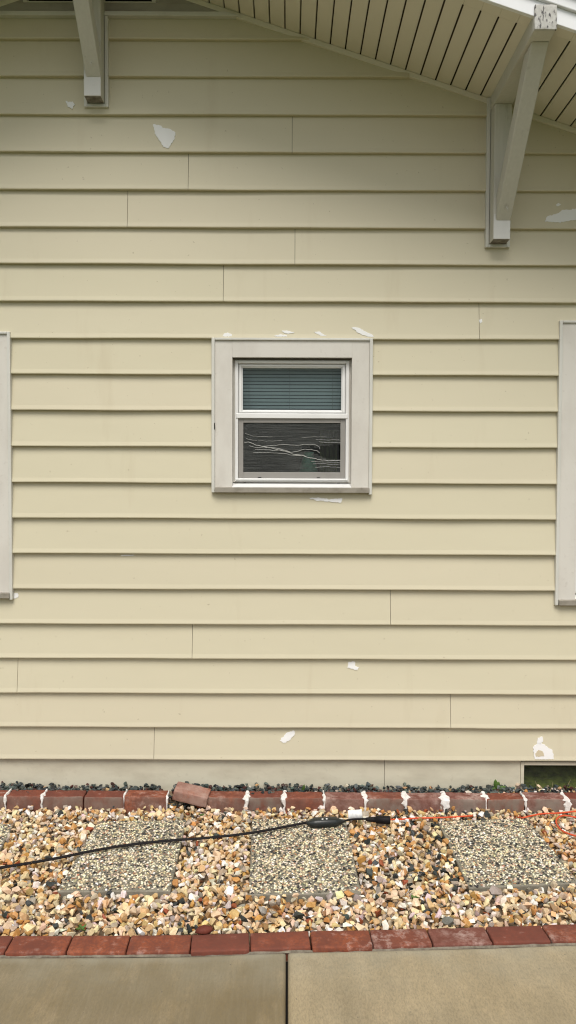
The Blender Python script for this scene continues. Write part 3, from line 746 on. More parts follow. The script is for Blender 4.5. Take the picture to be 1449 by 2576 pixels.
TH = math.atan(SL); LS = 3.75/math.cos(TH)
def slope_frame(s):
    """local frame on the underside: u runs down the slope from the ridge, v runs out from the wall, w up"""
    return Matrix(((s*math.cos(TH), 0, s*math.sin(TH), XR), (0, -1, 0, W), (-math.sin(TH), 0, math.cos(TH), ZR), (0, 0, 0, 1)))
OV = W - YE
x_anchor = atY(754.5, 86, W).x; u_anchor = (x_anchor - XR)/math.cos(TH); PIT = 0.0776/math.cos(TH)
for s in (1, -1):
    Fm = slope_frame(s)
    g = MB(); g.box(0.0, LS, 0.0, OV, 0.018, 0.030, Fm); so = part('soffit', g, M['groove'])
    so['label'] = 'slatted soffit under the right slope' if s > 0 else 'slatted soffit under the left slope'
    k0 = -int(u_anchor/PIT) - 1; u = u_anchor + k0*PIT
    pm = {}
    while u < LS:
        a, b = max(u, 0.001), min(u + PIT, LS)
        gap = 0.0041
        if b - a > 0.01:
            key = 'full' if (b - a > PIT - 1e-6) else None
            if key and key in pm: me = pm[key]
            else:
                mb = MB(); L = b - a
                for q in ((gap, L - gap, 0.004, OV - 0.066), (0.0004, L - 0.0004, OV - 0.0655, OV - 0.001)):
                    mb.box(q[0], q[1], q[2], q[3], 0.0, 0.010)
                me = mb.mesh('soffit_panel'); me.materials.append(M['soffit'])
                if key: pm[key] = me
            po = bpy.data.objects.new('soffit_panel', me); COL.objects.link(po); po.parent = so
            po.matrix_parent_inverse = so.matrix_parent_inverse; po.parent = so
            po.matrix_parent_inverse = Matrix.Identity(4); po.matrix_basis = Fm @ Matrix.Translation((a, 0, 0))
            po.parent = so
            # so itself sits at the house origin through its own parent inverse: world = identity
        u += PIT
    g = MB(); g.box(0.0, LS, 0.0006, 0.022, -0.027, -0.0006, Fm); part('soffit_channel', g, M['soffit'], bevel=0.003)
    # rake fascia in two steps, with drip edge
    g = MB(); g.box(0.0, LS, OV + 0.0005, OV + 0.020, -0.006, 0.060, Fm); part('fascia_board', g, M['fascia'], bevel=0.002)
    g = MB(); g.box(0.0, LS, OV + 0.0005, OV + 0.034, 0.0605, 0.112, Fm); part('drip_edge', g, M['fascia'], bevel=0.004)
    g = MB(); g.box(-0.0, LS + 0.1, -7.2, OV + 0.05, 0.1125, 0.130, Fm); rf = part('roof', g, M['shingle']); rf['label'] = 'dark asphalt shingle roof slope'
    g = MB(); g.box(0.0, LS, -7.2, -0.13, 0.0, 0.10, Fm); part('roof_deck', g, M['groove'])
    for k in range(18):
        mb = MB(); uu = LS + 0.1 - (k+1)*0.21
        mb.box(uu, uu + 0.23, -1.2, OV + 0.056, 0.1305, 0.1365, Fm @ Matrix.Translation((0, 0, 0))) ; link('shingle_course', mb.mesh('shingle_course'), M['shingle'], rf)
# (soffit panels are placed through their parent's inverse, so fix world placement)

# ---------------------------------------------------------------- brackets
def bracket(xc, zsof, zbot, ztop_chan, label, dx_top=0.0):
    b = empty('eave_bracket', (xc, W, zbot), house); b['label'] = label
    def bp(name, mb, mat, bevel=0.003): return link(name, mb.mesh(name), M[mat], b, bevel)
    hw = 0.063; cw = 0.0175
    for a, c in ((xc-hw, xc-hw+cw), (xc+hw-cw, xc+hw)):
        g = MB(); g.box(a, c, W-0.036, W+0.001, zbot, ztop_chan - SL*((a+c)/2 - xc)*(1 if xc > 0 else 0)); bp('trim_channel', g, 'channel')
    g = MB(); g.box(xc-hw+cw, xc+hw-cw, W-0.036, W+0.001, zbot, zbot+cw); bp('trim_channel', g, 'channel')
    pw = 0.0435; YP = W - 0.108; zb0 = zbot + cw + 0.002
    zbeam = zsof - 0.052
    g = MB(); g.box(xc-pw, xc+pw, YP, W, zb0, zbeam - 0.0005); po = bp('post', g, 'timber')
    g = MB(); g.box(xc-pw+0.002, xc+pw-0.002, YP-0.0012, YP+0.01, zb0+0.001, zb0+0.125); link('lit_foot', g.mesh('lit_foot'), M['timber_white'], po)  # paler sheet paints the lit look of the post's front face
    g = MB(); g.box(xc-pw+0.003, xc+pw-0.003, YP+0.003, W-0.003, zb0-0.0015, zb0+0.002); link('end_grain', g.mesh('end_grain'), M['endgrain'], po)
    yend = YE - 0.032
    g = MB(); g.box(xc-0.047, xc+0.047, yend+0.012, W, zbeam, zbeam+0.104); bm_ = bp('beam', g, 'timber', 0.004)
    me = rounded_box_mesh('beam_end', 0.093, 0.012, 0.103, 0.002, (8, 1, 8), 0.0016, 5 if xc > 0 else 9, 45)
    eo = link('beam_end', me, M['timber_end'], bm_); eo.matrix_basis = Matrix.Identity(4)
    for v in me.vertices: v.co = v.co + Vector((xc, yend + 0.0065, zbeam + 0.0005))
    # brace: from the post face up to the beam near its end
    zl = zbot + 0.110; yo = YE + 0.055; bw = 0.0375
    A = Vector((xc, YP - 0.0005, zl)); B = Vector((xc, yo, zbeam - 0.0008))
    d = (B - A); up = Vector((0, -d.z, d.y)).normalized()   # unused normal kept for clarity
    th = 0.115                                             # vertical thickness of the sloping stick
    ring = [(A.y, A.z), (A.y, A.z + th), (B.y + th*(-d.y)/d.z, B.z), (B.y, B.z)]
    g = MB(); xs0, xs1 = xc - bw + 0.006, xc + bw + 0.006
    g.prism([(xs0 + dx_top*(0), y, z) for y, z in ring], [(xs1, y, z) for y, z in ring]); br = bp('brace', g, 'timber', 0.005)
    # bent nail near the foot
    nx = xc + 0.008; t = 0.09; c = A + d*t
    g = MB(); g.tube([(nx, c.y + 0.004, c.z), (nx, c.y - 0.006, c.z - 0.002), (nx + 0.001, c.y - 0.010, c.z - 0.012), (nx + 0.001, c.y - 0.010, c.z - 0.022)], 0.0018, 6); link('nail', g.mesh('nail', True), M['timber_white'], br)
    return b
rb = atY(1252.3, 622, W-0.036); lb = atY(241.5, 268.5, W-0.036)
bracket(rb.x, zs(rb.x), rb.z, zs(rb.x) - 0.004, 'weathered timber eave bracket on the right slope')
bracket(lb.x, ZR - 0.01, lb.z, zt0 - 0.002, 'timber eave bracket under the roof peak')

# ------------------------------------------------------------------ brick edging
def brick_at(px0, px1, parent, ztop, H, D, mat, meshes, k, tilt=0.0, zfun=None):
    """front top edge runs between two pixels at height ztop"""
    a = atZ(px0[0], px0[1], ztop); b = atZ(px1[0], px1[1], ztop)
    L = (b - a).length; ang = math.atan2(b.y - a.y, b.x - a.x)
    me = meshes[k % len(meshes)]
    o = bpy.data.objects.new('brick', me); COL.objects.link(o)
    mid = (a + b)/2; nrm = Vector((-math.sin(ang), math.cos(ang), 0))
    loc = mid + nrm*(D/2); loc.z = ztop - H
    if k % 3 == 1: ang += math.pi                           # turn some end for end (not the back row)
    o.parent = parent; o.matrix_parent_inverse = Matrix.Translation(parent.location).inverted()
    o.matrix_basis = Matrix.Translation(loc) @ Matrix.Rotation(ang, 4, 'Z') @ Matrix.Rotation(tilt, 4, 'Y') @ Matrix.Diagonal((L/0.2, D/0.095, 1, 1))
    return o
fm = []
for k in range(4):
    me = rounded_box_mesh('front_brick', 0.2, 0.095, 0.058, 0.005, (14, 6, 4), 0.0016, k + 1, 38); me.materials.append(M['brick']); fm.append(me)
fe = empty('brick_edging', (0, 2.6, 0)); tag(fe, 'row of flush red bricks edging the sidewalk', 'brick edging')
fj = [-450, -297, -143, 10, 165, 316, 477.5, 629, 784, 939.5, 1089.5, 1241, 1388, 1540, 1695, 1850]
ex = [p[0] for p in edge_px]; ey = [p[1] for p in edge_px]
for k in range(len(fj)-1):
    a, b = fj[k] + 1.6, fj[k+1] - 1.6
    brick_at((a, np.interp(a, ex, ey) - 8.0), (b, np.interp(b, ex, ey) - 8.0 + random.uniform(-0.7, 0.7)), fe, BRZ + random.uniform(-0.002, 0.003), 0.058, 0.096, None, fm, k)
g = MB()   # thin mortar line along the concrete
lv = []
for i, x in enumerate(np.linspace(edge[0].x, edge[-1].x, 260)):
    y = float(np.interp(x, [p.x for p in edge], [p.y for p in edge])); n_ = mnoise.noise(Vector((x*14, 0, 0)))
    lv.append((x, y + 0.004, -0.001 + 0.003*n_, y - 0.002 - 0.003*max(0, n_), -0.006))
for i in range(len(lv)-1):
    a, b = lv[i], lv[i+1]; g.poly([(a[0], a[3], a[4]), (b[0], b[3], b[4]), (b[0], b[1], b[2]), (a[0], a[1], a[2])]); g.poly([(a[0], a[1], a[2]), (b[0], b[1], b[2]), (b[0], b[1]+0.004, -0.05), (a[0], a[1]+0.004, -0.05)])
link('mortar_line', g.mesh('mortar_line', True), mat_noise2('grey_mortar', (0.24, 0.21, 0.16), (0.12, 0.10, 0.075), 40), fe)

bm = []
for k in range(5):
    me = rounded_box_mesh('back_brick', 0.2, 0.095, 0.105, 0.006, (14, 6, 5), 0.0026, k + 11, 34); me.materials.append(M['brick_back']); bm.append(me)
be = empty('brick_edging', (0, 3.93, -0.1)); tag(be, 'weathered brick border with white mortar joints along the foundation', 'brick edging')
BZ = atY(724, 2006, 3.885).z
bj = [-290, -190, -88, 13, 105, 210, 311, 419, None, 520, 619.5, 715.5, 816, 918.5, 1023, 1122, 1224.5, 1322, 1427, 1530, 1632, 1735]
def fy(x): return 2002.5 + 0.0062*x + (2.0 if 430 < x < 640 else 0)
k = 0; joints = []
for i in range(len(bj)-1):
    if bj[i] is None or bj[i+1] is None: continue
    tight = bj[i] in (210, 311) or bj[i+1] in (210, 311)
    a, b = bj[i] + (1.0 if tight else 2.0), bj[i+1] - (1.0 if tight else 2.0)
    dy = {210: 1.2, 311: -0.5, 105: 0.6}.get(bj[i], random.uniform(-2.0, 2.0))
    yaw = random.uniform(-1.3, 1.3)
    o = brick_at((a, fy(a) + dy + yaw), (b, fy(b) + dy - yaw), be, BZ + random.uniform(-0.005, 0.004), 0.105, 0.088, None, bm, k*3)
    k += 1
def mortar(px, seed, wide, dark=False):
    rr = random.Random(seed)
    path = []
    yb = fy(px)
    Yf = atZ(px, yb, BZ).y
    x = atZ(px, yb, BZ).x
    for t in np.linspace(0, 1, 6): path.append((x + 0.0, Yf + 0.086*(1-t) , BZ + 0.0025, (0, 0, 1)))
    for t in np.linspace(0.1, 1, 6): path.append((x, Yf - 0.0030, BZ - 0.095*t, (0, -1, 0)))
    mb = MB(); n0 = 0; L = []
    for q, (xx, yy, zz_, nn) in enumerate(path):
        hw = wide*(0.45 + rr.random()*1.15)*(1.5 if 3 <= q <= 7 else 0.85); off = wide*rr.uniform(-0.4, 0.4); h = 0.002 + 0.003*rr.random()
        nv = Vector(nn); c = Vector((xx + off, yy, zz_))
        L.append([c + Vector((-hw, 0, 0)) - nv*0.006, c + Vector((-hw*0.6, 0, 0)) + nv*h*0.6, c + nv*h, c + Vector((hw*0.65, 0, 0)) + nv*h*0.5, c + Vector((hw, 0, 0)) - nv*0.006])
    for r in L: mb.v += [tuple(p) for p in r]
    for i in range(len(L)-1):
        for a in range(4): mb.f.append((i*5+a, i*5+a+1, (i+1)*5+a+1, (i+1)*5+a))
    link('mortar_joint', mb.mesh('mortar_joint'), M['mortar'], be)
for s, (px, wd) in enumerate(((105, .007), (419.5, .004), (619.5, .010), (715.5, .009), (816, .007), (918.5, .013), (1023, .014), (1122, .015), (1224.5, .015), (1322, .006), (1427, .012), (13, .005), (311, 0.0035))):
    mortar(px, s + 3, wd)
# loose tilted brick
me = rounded_box_mesh('loose_brick', 0.178, 0.092, 0.058, 0.005, (14, 6, 4), 0.0026, 31, 34)
lm = mat_brick('brick_loose', 0.2); t_l = NT(lm); lk = t_l.b.inputs['Base Color'].links[0]; src = lk.from_socket
nz = t_l.noise(t_l.coord(), 14, 6, 0.65)
t_l.color(t_l.mix(t_l.ramp(nz, [(0.30, 0.15), (0.60, 0.85)]), src, (0.40, 0.27, 0.225))); me.materials.append(lm)
lo = link('loose_brick', me); tag(lo, 'faded pink brick lying tilted in the gap of the back brick border', 'brick')
c = atY(480, 2011, 3.915)
lo.matrix_basis = Matrix.Translation(c) @ Matrix.Rotation(R(-4), 4, 'Z') @ Matrix.Rotation(R(12.0), 4, 'Y') @ Matrix.Rotation(R(9), 4, 'X')

# ------------------------------------------------------------------ paving slabs with exposed pebbles
def hull_shapes(n, npts, seed, flat=1.0):
    import bmesh
    rr = random.Random(seed); out = []
    for k in range(n):
        b = bmesh.new(); sx, sy, sz = rr.uniform(.75, 1.15), rr.uniform(.55, .9), rr.uniform(.4, .72)*flat
        for i in range(npts):
            v = Vector((rr.gauss(0, 1), rr.gauss(0, 1), rr.gauss(0, 1))).normalized()*rr.uniform(.82, 1.0)
            b.verts.new((v.x*sx, v.y*sy, v.z*sz))
        r = bmesh.ops.convex_hull(b, input=b.verts)
        bmesh.ops.delete(b, geom=[e for e in r['geom_interior'] if isinstance(e, bmesh.types.BMVert)], context='VERTS')
        bmesh.ops.triangulate(b, faces=b.faces)
        b.verts.ensure_lookup_table(); b.verts.index_update()
        vv = np.array([v.co[:] for v in b.verts]); ff = np.array([[v.index for v in f.verts] for f in b.faces]); out.append((vv, ff)); b.free()
    return out
def scatter_mesh(name, shapes, pos, size, rots, cols, mat, smooth=False):
    V = []; Fs = []; C = []; off = 0
    for i in range(len(pos)):
        vv, ff = shapes[i % len(shapes)]
        V.append((vv*size[i]) @ rots[i].T + pos[i]); Fs.append(ff + off); off += len(vv)
        C.append(np.repeat(cols[i][None, :], len(vv), 0))
    V = np.concatenate(V); Fs = np.concatenate(Fs); C = np.concatenate(C)
    me = bpy.data.meshes.new(name); me.vertices.add(len(V)); me.vertices.foreach_set('co', V.astype(np.float32).ravel())
    me.loops.add(len(Fs)*3); me.loops.foreach_set('vertex_index', Fs.astype(np.int32).ravel())
    me.polygons.add(len(Fs)); me.polygons.foreach_set('loop_start', np.arange(0, len(Fs)*3, 3, dtype=np.int32))
    me.update(calc_edges=True)
    at = me.color_attributes.new('Col', 'FLOAT_COLOR', 'POINT')
    at.data.foreach_set('color', np.concatenate([C, np.ones((len(C), 1))], 1).astype(np.float32).ravel())
    if smooth: me.polygons.foreach_set('use_smooth', np.ones(len(Fs), bool))
    else: me.polygons.foreach_set('use_smooth', np.zeros(len(Fs), bool))
    me.materials.append(mat); me.validate(); return me
def rotm(yaw, tilt, az):
    cy, sy = np.cos(yaw), np.sin(yaw); Rz = np.array([[cy, -sy, 0], [sy, cy, 0], [0, 0, 1]])
    k = np.array([np.cos(az), np.sin(az), 0]); K = np.array([[0, -k[2], k[1]], [k[2], 0, -k[0]], [-k[1], k[0], 0]])
    return (np.eye(3) + np.sin(tilt)*K + (1-np.cos(tilt))*(K @ K)) @ Rz
def srgb(c): c = np.array(c)/255.0; return np.where(c <= 0.04045, c/12.92, ((c+0.055)/1.055)**2.4)
def pick(pal, n, jitter=0.12):
    w = np.array([p[0] for p in pal], float); w /= w.sum(); cs = np.array([srgb(p[1]) for p in pal])
    c = cs[rng.choice(len(pal), n, p=w)]; return np.clip(c*(1 + jitter*rng.standard_normal((n, 1))) * (1 + 0.05*rng.standard_normal((n, 3))), 0.004, 0.9)
peb_shapes = hull_shapes(24, 14, 5)
PEB = [(32, (234, 220, 188)), (18, (206, 190, 156)), (20, (244, 236, 216)), (10, (128, 122, 104)), (12, (76, 74, 72)), (13, (38, 38, 42)), (6, (160, 118, 90)), (2, (104, 110, 92))]
quads = [
    ([(-210, 2068), (35, 2070), (-58, 2252), (-330, 2250)], 'pebbled concrete paving slab cut off by the left edge of the picture'),
    ([(246, 2064), (469, 2061), (429, 2239), (142, 2241)], 'pebbled concrete paving slab with the black cord lying across its middle'),
    ([(634, 2058), (869, 2058), (909, 2244), (626, 2249)], 'pebbled concrete paving slab beneath the black plug box'),
    ([(1101, 2064), (1325, 2056), (1458, 2219), (1180, 2232)], 'pebbled concrete paving slab beside the coil of orange cord')]
pav_polys = []
for qi, (qp, lab) in enumerate(quads):
    P = [atBed(x, y, 0.013) for x, y in qp]                # TL TR BR BL, top surface
    pav_polys.append([(p.x, p.y) for p in P])
    cx = sum((p for p in P), Vector())/4
    s = empty('paving_slab', (cx.x, cx.y, cx.z - 0.045)); tag(s, lab, 'paving slab', 'pebbled paving slabs in the gravel')
    ring1 = [P[3], P[2], P[1], P[0]]
    top = [p + Vector((0, 0, -0.003)) for p in ring1]; bot = [p + Vector((0, 0, -0.048)) for p in ring1]
    g = MB(); g.prism(bot, top); link('concrete_base', g.mesh('concrete_base'), M['slab'], s, 0.004)
    w_ = (P[1]-P[0]).length; h_ = (P[3]-P[0]).length; st = 0.0120
    nu, nv = int(w_/st), int(h_/st); pos = []
    for i in range(nu):
        for j in range(nv):
            u = (i + 0.5 + 0.5*(j % 2) + rng.uniform(-.36, .36))/nu; v = (j + 0.5 + rng.uniform(-.36, .36))/nv
            if not (0.008 < u < 0.992 and 0.008 < v < 0.992): continue
            e = min(u, 1-u, v, 1-v)
            if e < 0.02 and rng.random() < 0.35: continue
            p = P[0]*(1-u)*(1-v) + P[1]*u*(1-v) + P[2]*u*v + P[3]*(1-u)*v
            pos.append((p.x, p.y, p.z - 0.0030 + rng.uniform(-.0012, .0010)))
    n = len(pos); pos = np.array(pos); size = rng.uniform(.0066, .0098, n)
    rots = [rotm(rng.uniform(0, 6.28), rng.uniform(0, .35), rng.uniform(0, 6.28)) for _ in range(n)]
    po = link('exposed_pebbles', scatter_mesh('exposed_pebbles', peb_shapes, pos, size, rots, pick(PEB, n, 0.15), M['pebble'], True), None, s); po['kind'] = 'stuff'

# ------------------------------------------------------------------ gravel
def inside(poly, x, y, m=0.0):
    c = False; n = len(poly)
    for i in range(n):
        x0, y0 = poly[i]; x1, y1 = poly[(i+1) % n]
        if (y0 > y) != (y1 > y) and x < (x1-x0)*(y-y0)/(y1-y0) + x0: c = not c
    return c
def shrink(poly, d):
    cx = sum(p[0] for p in poly)/4; cy = sum(p[1] for p in poly)/4
    out = []
    for x, y in poly:
        L = math.hypot(x-cx, y-cy); out.append((cx + (x-cx)*(L-d)/L, cy + (y-cy)*(L-d)/L))
    return out
pav_s = [shrink(p, 0.002) for p in pav_polys]; pav_b = [shrink(p, -0.012) for p in pav_polys]
fx_ = [p.x for p in edge]; fyy = [p.y for p in edge]
st_shapes = hull_shapes(70, 11, 3)
STONE = [(26, (230, 208, 170)), (16, (208, 176, 128)), (11, (192, 144, 84)), (9, (220, 196, 168)), (14, (244, 238, 228)), (8, (192, 176, 154)), (7, (162, 152, 140)), (5, (150, 116, 76)), (2.6, (60, 66, 64)), (1.6, (150, 80, 50)), (3, (204, 190, 188))]  # stone colours; pale and dark tan shares also mimic sunlit tops and shaded gaps
yback = atZ(724, 2005, BZ).y
def gravel(layer_z, st, smin, smax, seed_keep=1.0):
    out = []
    for x in np.arange(-2.3, 2.3, st):
        for y in np.arange(2.5, yback + 0.03, st):
            xx, yy = x + rng.uniform(-.5, .5)*st, y + rng.uniform(-.5, .5)*st
            if yy < np.interp(xx, fx_, fyy) + 0.118 or yy > yback - 0.005 + (0.05 if -0.66 < xx < -0.45 else 0): continue
            if any(inside(p, xx, yy) for p in pav_s): continue
            if rng.random() > seed_keep: continue
            near = any(inside(p, xx, yy) for p in pav_b)
            s = rng.uniform(smin, smax)*(0.75 if near else 1)
            hump = 0.003*max(0, 1 - (yback - yy)/0.13) + 0.004*mnoise.noise(Vector((xx*6, yy*6, 1)))
            out.append((xx, yy, zb(yy) + layer_z + hump - (0.013 if near else 0) + rng.uniform(-.004, .004), s))
    return out
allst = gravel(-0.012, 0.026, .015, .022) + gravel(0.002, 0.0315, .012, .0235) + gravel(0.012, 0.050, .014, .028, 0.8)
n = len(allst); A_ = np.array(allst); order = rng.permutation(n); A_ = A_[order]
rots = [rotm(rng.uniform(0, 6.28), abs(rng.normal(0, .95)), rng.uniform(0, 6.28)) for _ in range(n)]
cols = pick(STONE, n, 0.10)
# a few dark slate chips spilled near the right and the gap
for i in range(n):
    if rng.random() < (0.16 if (0.45 < A_[i, 0] < 1.0 and A_[i, 1] > 3.0) else 0.02): cols[i] = srgb((52, 58, 58))*rng.uniform(.8, 1.3)
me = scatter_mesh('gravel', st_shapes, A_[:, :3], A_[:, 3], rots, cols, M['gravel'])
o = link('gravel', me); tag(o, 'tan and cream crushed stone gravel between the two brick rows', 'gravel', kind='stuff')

SLATE = [(40, (66, 75, 75)), (22, (46, 52, 54)), (18, (92, 102, 98)), (8, (70, 40, 36)), (5, (96, 84, 76)), (2.5, (190, 160, 120)), (1.5, (214, 204, 190))]
sl_shapes = hull_shapes(40, 12, 9); dk = []
for lay, st, a, b in ((-0.024, 0.020, .013, .020), (-0.011, 0.026, .012, .020), (-0.004, 0.040, .012, .021)):
    for x in np.arange(-2.3, 2.3, st):
        for y in np.arange(yback + 0.07, W + 0.01, st):
            xx, yy = x + rng.uniform(-.5, .5)*st, y + rng.uniform(-.5, .5)*st
            if yy > W - 0.004: continue
            prof = 0.014*mnoise.noise(Vector((xx*3.1, 0, 2))) + 0.010*mnoise.noise(Vector((xx*9, 0, 3)))
            lowgap = -0.05 if (-0.66 < xx < -0.60) else 0
            dk.append((xx, yy, BZ - 0.004 + lay + prof + 0.10*(yy - yback - 0.08) + lowgap + rng.uniform(-.003, .003), rng.uniform(a, b)))
for _ in range(60):   # chips in the gap of the brick row
    dk.append((rng.uniform(-.655, -.50), rng.uniform(yback, yback+.08), zb(3.9) + rng.uniform(0, .02), rng.uniform(.009, .014)))
D_ = np.array(dk); n = len(D_); D_ = D_[rng.permutation(n)]
rots = [rotm(rng.uniform(0, 6.28), abs(rng.normal(0, .6)), rng.uniform(0, 6.28)) for _ in range(n)]
cols = pick(SLATE, n, 0.16)
tan = pick(STONE, n, 0.10)
for i in range(n):
    if D_[i, 0] > 1.05 and rng.random() < 0.22: cols[i] = tan[i]
o = link('dark_gravel', scatter_mesh('dark_gravel', sl_shapes, D_[:, :3], D_[:, 3], rots, cols, M['slate'])); tag(o, 'dark slate gravel strip between brick border and foundation', 'gravel', kind='stuff')

# the dark red rock by the front bricks
c = atBed(513, 2340, 0.022); vv, ff = hull_shapes(1, 40, 77)[0]
g = MB(); g.v = [tuple(Vector(v)*0.033) for v in vv]; g.f = [tuple(int(i) for i in f) for f in ff]
ro = link('red_rock', g.mesh('red_rock', True), M['redrock']); ro.location = c; ro.rotation_euler = (0, 0, 0.2); tag(ro, 'round dark red rock in the gravel beside the front bricks', 'rock')
c = atBed(1128, 2318, 0.012); vv, ff = hull_shapes(1, 22, 78)[0]
g = MB(); g.v = [tuple(Vector(v)*0.026) for v in vv]; g.f = [tuple(int(i) for i in f) for f in ff]
ro = link('grey_rock', g.mesh('grey_rock'), mat_noise2('grey_rock', (0.12, 0.12, 0.10), (0.19, 0.19, 0.165), 30)); ro.location = c; tag(ro, 'smooth grey-green rock in the gravel near the front bricks', 'rock')

# ------------------------------------------------------------------ cords
def catmull(P, m=8):
    P = [Vector(p) for p in P]; P = [P[0]*2 - P[1]] + P + [P[-1]*2 - P[-2]]; out = []
    for i in range(1, len(P)-2):
        p0, p1, p2, p3 = P[i-1:i+3]
        for k in range(m):
            t = k/m; out.append(0.5*((2*p1) + (-p0+p2)*t + (2*p0-5*p1+4*p2-p3)*t*t + (-p0+3*p1-3*p2+p3)*t**3))
    out.append(P[-2]); return out
CZ = 0.026
pc = empty('power_cord', atBed(400, 2115, 0.0)); tag(pc, 'black power cord with inline box and white tag across the slabs', 'power cord')
pts = catmull([atBed(x, y, CZ) for x, y in [(-260, 2235), (-120, 2203), (0, 2183), (75, 2171), (150, 2157.5), (230, 2141), (300, 2129), (360, 2121), (430, 2114), (500, 2109.5), (560, 2104), (600, 2099.5), (640, 2094), (690, 2085), (735, 2076.5), (772, 2069)]], 10)
g = MB(); g.tube([p + Vector((0, 0.0030, 0.001)) for p in pts], 0.0037, 7); link('cable', g.mesh('cable', True), M['rubber'], pc)
g = MB(); g.tube([p - Vector((0, 0.0030, 0.001)) for p in pts], 0.0037, 7); link('cable', g.mesh('cable', True), M['rubber'], pc)
# inline box
a, b = atBed(771, 2071, CZ + 0.006), atBed(866, 2066, CZ + 0.006); ax = (b - a).normalized(); L = (b - a).length
def loft(sections, n=14, p=3.2):
    mb = MB()
    for (t, wy, wz) in sections:
        c = a + ax*L*t
        for k in range(n):
            th = 2*math.pi*k/n; cs, sn = math.cos(th), math.sin(th)
            q = (abs(cs)**p + abs(sn)**p)**(-1/p)
            mb.v.append(tuple(c + Vector((-ax.y, ax.x, 0))*wy*q*cs + Vector((0, 0, wz*q*sn))))
    for i in range(len(sections)-1):
        for k in range(n): j = (k+1) % n; mb.f.append((i*n+k, i*n+j, (i+1)*n+j, (i+1)*n+k))
    mb.f.append(tuple(reversed(range(n)))); mb.f.append(tuple((len(sections)-1)*n + k for k in range(n)))
    return mb
g = loft([(0, .006, .006), (.06, .011, .010), (.16, .022, .017), (.24, .026, .021), (.74, .026, .021), (.80, .023, .019), (.84, .018, .016), (.9, .012, .011), (1.0, .006, .006)])
bo = link('inline_box', g.mesh('inline_box', True), M['plastic'], pc); bo['label'] = 'black moulded inline safety switch box'
for t in (0.42, 0.53):
    c = a + ax*L*t + Vector((0, -0.010, 0.0195)); mb = lathe([(0.0048, 0), (0.0048, 0.002), (0.003, 0.0028)], c, 10); link('button', mb.mesh('button', True), M['led'], bo)
pts = catmull([atBed(x, y, CZ + 0.004) for x, y in [(862, 2066), (880, 2062), (900, 2060.5), (922, 2060)]], 8)
g = MB(); g.tube(pts, 0.005, 8); link('cable', g.mesh('cable', True), M['rubber'], pc)
# tag wrapped on the cable: two leaves standing up from it
q0, q1 = atBed(877, 2061, CZ + 0.002), atBed(912, 2060, CZ + 0.002)
g = MB(); mid = (q0 + q1)/2; wq = (q1 - q0).length/2
Mt = Matrix.Translation(mid) @ Matrix.Rotation(R(-22), 4, 'X') @ Matrix.Rotation(R(-4), 4, 'Y')
for a_ in range(6):
    x_a, x_b = -wq + a_*wq/3, -wq + (a_+1)*wq/3; ya, yb_ = 0.003*math.sin(a_*0.8), 0.003*math.sin((a_+1)*0.8)
    g.v += [tuple(Mt @ Vector(p_)) for p_ in ((x_a, ya, 0.0), (x_a, ya - 0.001, 0.042))]
    if a_ == 5: g.v += [tuple(Mt @ Vector(p_)) for p_ in ((x_b, yb_, 0.0), (x_b, yb_ - 0.001, 0.044))]
for a_ in range(6): g.f.append((2*a_, 2*a_+2, 2*a_+3, 2*a_+1))
po = link('paper_tag', g.mesh('paper_tag', True), M['paper'], pc); po.modifiers.new('thickness', 'SOLIDIFY').thickness = 0.0016
# plug ends
a, b = atBed(920, 2061, CZ + 0.004), atBed(982, 2063, CZ + 0.004); ax = (b - a).normalized(); L = (b - a).length
g = loft([(0, .005, .005), (.05, .009, .008), (.30, .012, .011), (.42, .013, .012), (.43, .017, .016), (.95, .018, .017), (1.0, .015, .014)], 12, 4)
link('plug', g.mesh('plug', True), M['rubber'], pc)
ec = empty('extension_cord', atBed(1200, 2055, 0)); tag(ec, 'orange extension cord running behind the right slab into a loop', 'extension cord')
pts = catmull([atBed(x, y, CZ - 0.004 + d) for x, y, d in [(978, 2062, .008), (1010, 2061, .002), (1045, 2058.5, 0), (1085, 2057.5, 0), (1130, 2056, -.002), (1178, 2053, -.004), (1200, 2053, -.03), (1235, 2053, -.04), (1285, 2055, -.04), (1305, 2057, -.02), (1318, 2056.5, 0), (1340, 2051.5, .003), (1366, 2047, .004), (1405, 2045.5, .004), (1449, 2041, .004), (1520, 2036, 0), (1600, 2044, 0), (1625, 2062, 0), (1580, 2075, .004), (1510, 2064, .006), (1449, 2056, .006), (1420, 2051.5, .006), (1404, 2057, .004), (1399, 2068, .002), (1406, 2082, 0), (1420, 2093, 0), (1449, 2103, 0), (1520, 2120, 0), (1640, 2132, 0), (1800, 2130, 0)]], 8)
g = MB(); g.tube(pts, 0.0042, 8); link('cable', g.mesh('cable', True), M['orange'], ec)

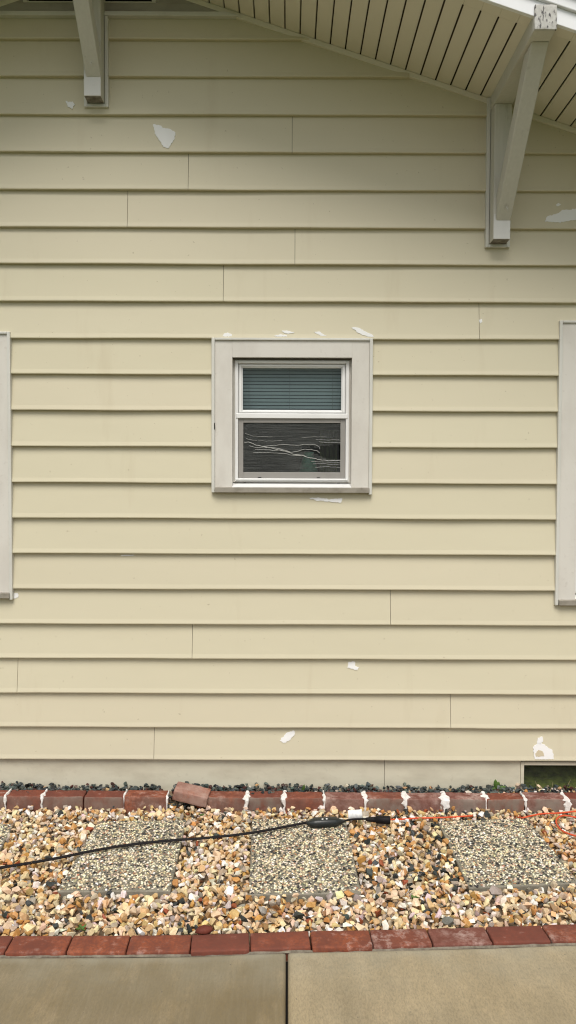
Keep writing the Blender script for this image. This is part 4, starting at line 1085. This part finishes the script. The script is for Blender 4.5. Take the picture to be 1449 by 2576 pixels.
# ------------------------------------------------------------------ weeds
def leaf(p0, d, up, L, w, bend, n=6):
    p0 = Vector(p0); d = Vector(d).normalized(); s = d.cross(Vector(up)).normalized(); mb = MB()
    for i in range(n+1):
        t = i/n; c = p0 + d*L*t + Vector((0, 0, -bend*L*t*t)); ww = w*math.sin(math.pi*min(1, t*0.92 + 0.06))**0.8
        mb.v += [tuple(c - s*ww), tuple(c + Vector((0, 0, -0.15*ww))), tuple(c + s*ww)]
    for i in range(n):
        for a in range(2): mb.f.append((3*i+a, 3*i+a+1, 3*i+a+4, 3*i+a+3))
    return mb
def weed(px, py, Y, leaves, label, mat='leaf', group=None):
    b = atY(px, py, Y); w = empty('weed', b); tag(w, label, 'weed', group)
    for (dx, dy, dz, L, wd, bend) in leaves:
        o = link('leaf', leaf(b, (dx, dy, dz), (0, -1, 0.35), L, wd, bend).mesh('leaf', True), M[mat], w)
        o.modifiers.new('thickness', 'SOLIDIFY').thickness = 0.0006
    return w
weed(1248, 1985, W-0.035, [(-.12, -.1, 1, .055, .012, 0.0), (.25, -.2, 1, .05, .013, .1), (1, -.15, .55, .075, .009, .35), (-.8, -.4, .4, .035, .007, .3), (.9, -.5, .25, .05, .008, .3)], 'small broad-leaved weed growing beside the foundation vent')
weed(763, 1991, W-0.05, [(.1, -.3, 1, .045, .007, 0), (-.3, -.3, .8, .03, .004, .2)], 'single green blade sprouting from the dark gravel under the window')
weed(628, 2256, 2.86, [(-.6, -.5, .5, .02, .004, .2)], 'tiny green sprout at the corner of the middle paving slab') if False else None
p = atBed(1045, 2262, 0.02)
def sprout(px, py, label, sc=1.0):
    b = atBed(px, py, 0.014); w = empty('weed', b); tag(w, label, 'weed')
    rr = random.Random(int(px))
    for k in range(7):
        a = k*2.4; o = link('leaf', leaf(b + Vector((rr.uniform(-.006, .006), rr.uniform(-.006, .006), 0)), (math.cos(a), math.sin(a), rr.uniform(.5, 1.4)), (0, -1, 0.3), rr.uniform(.018, .034)*sc, .0045*sc, .3, 4).mesh('leaf', True), M['leaf'], w)
        o.modifiers.new('thickness', 'SOLIDIFY').thickness = 0.0005
sprout(1040, 2262, 'green weed tuft in the gravel between the middle and right slabs')
sprout(203, 2338, 'green weed tuft just behind the front bricks at the left', 0.9)
sprout(506, 2052, 'tiny green weed in front of the loose tilted brick', 0.7)
# thin dry grass stalks at the vent
for k, (px, py, lx, lz) in enumerate(((1352, 1990, -.012, .055), (1388, 1990, .004, .05), (1425, 1988, .02, .06))):
    b = atY(px, py, W - 0.03); g = MB(); g.tube([b, b + Vector((lx*.4, 0, lz*.5)), b + Vector((lx, -.004, lz))], [0.0014, 0.0011, 0.0005], 5)
    o = link('grass_stalk', g.mesh('grass_stalk', True), M['dryleaf']); tag(o, ['leftmost thin grass stalk before the foundation vent', 'middle thin grass stalk before the foundation vent', 'rightmost thin grass stalk before the foundation vent'][k], 'grass stalk', 'grass stalks at the vent')
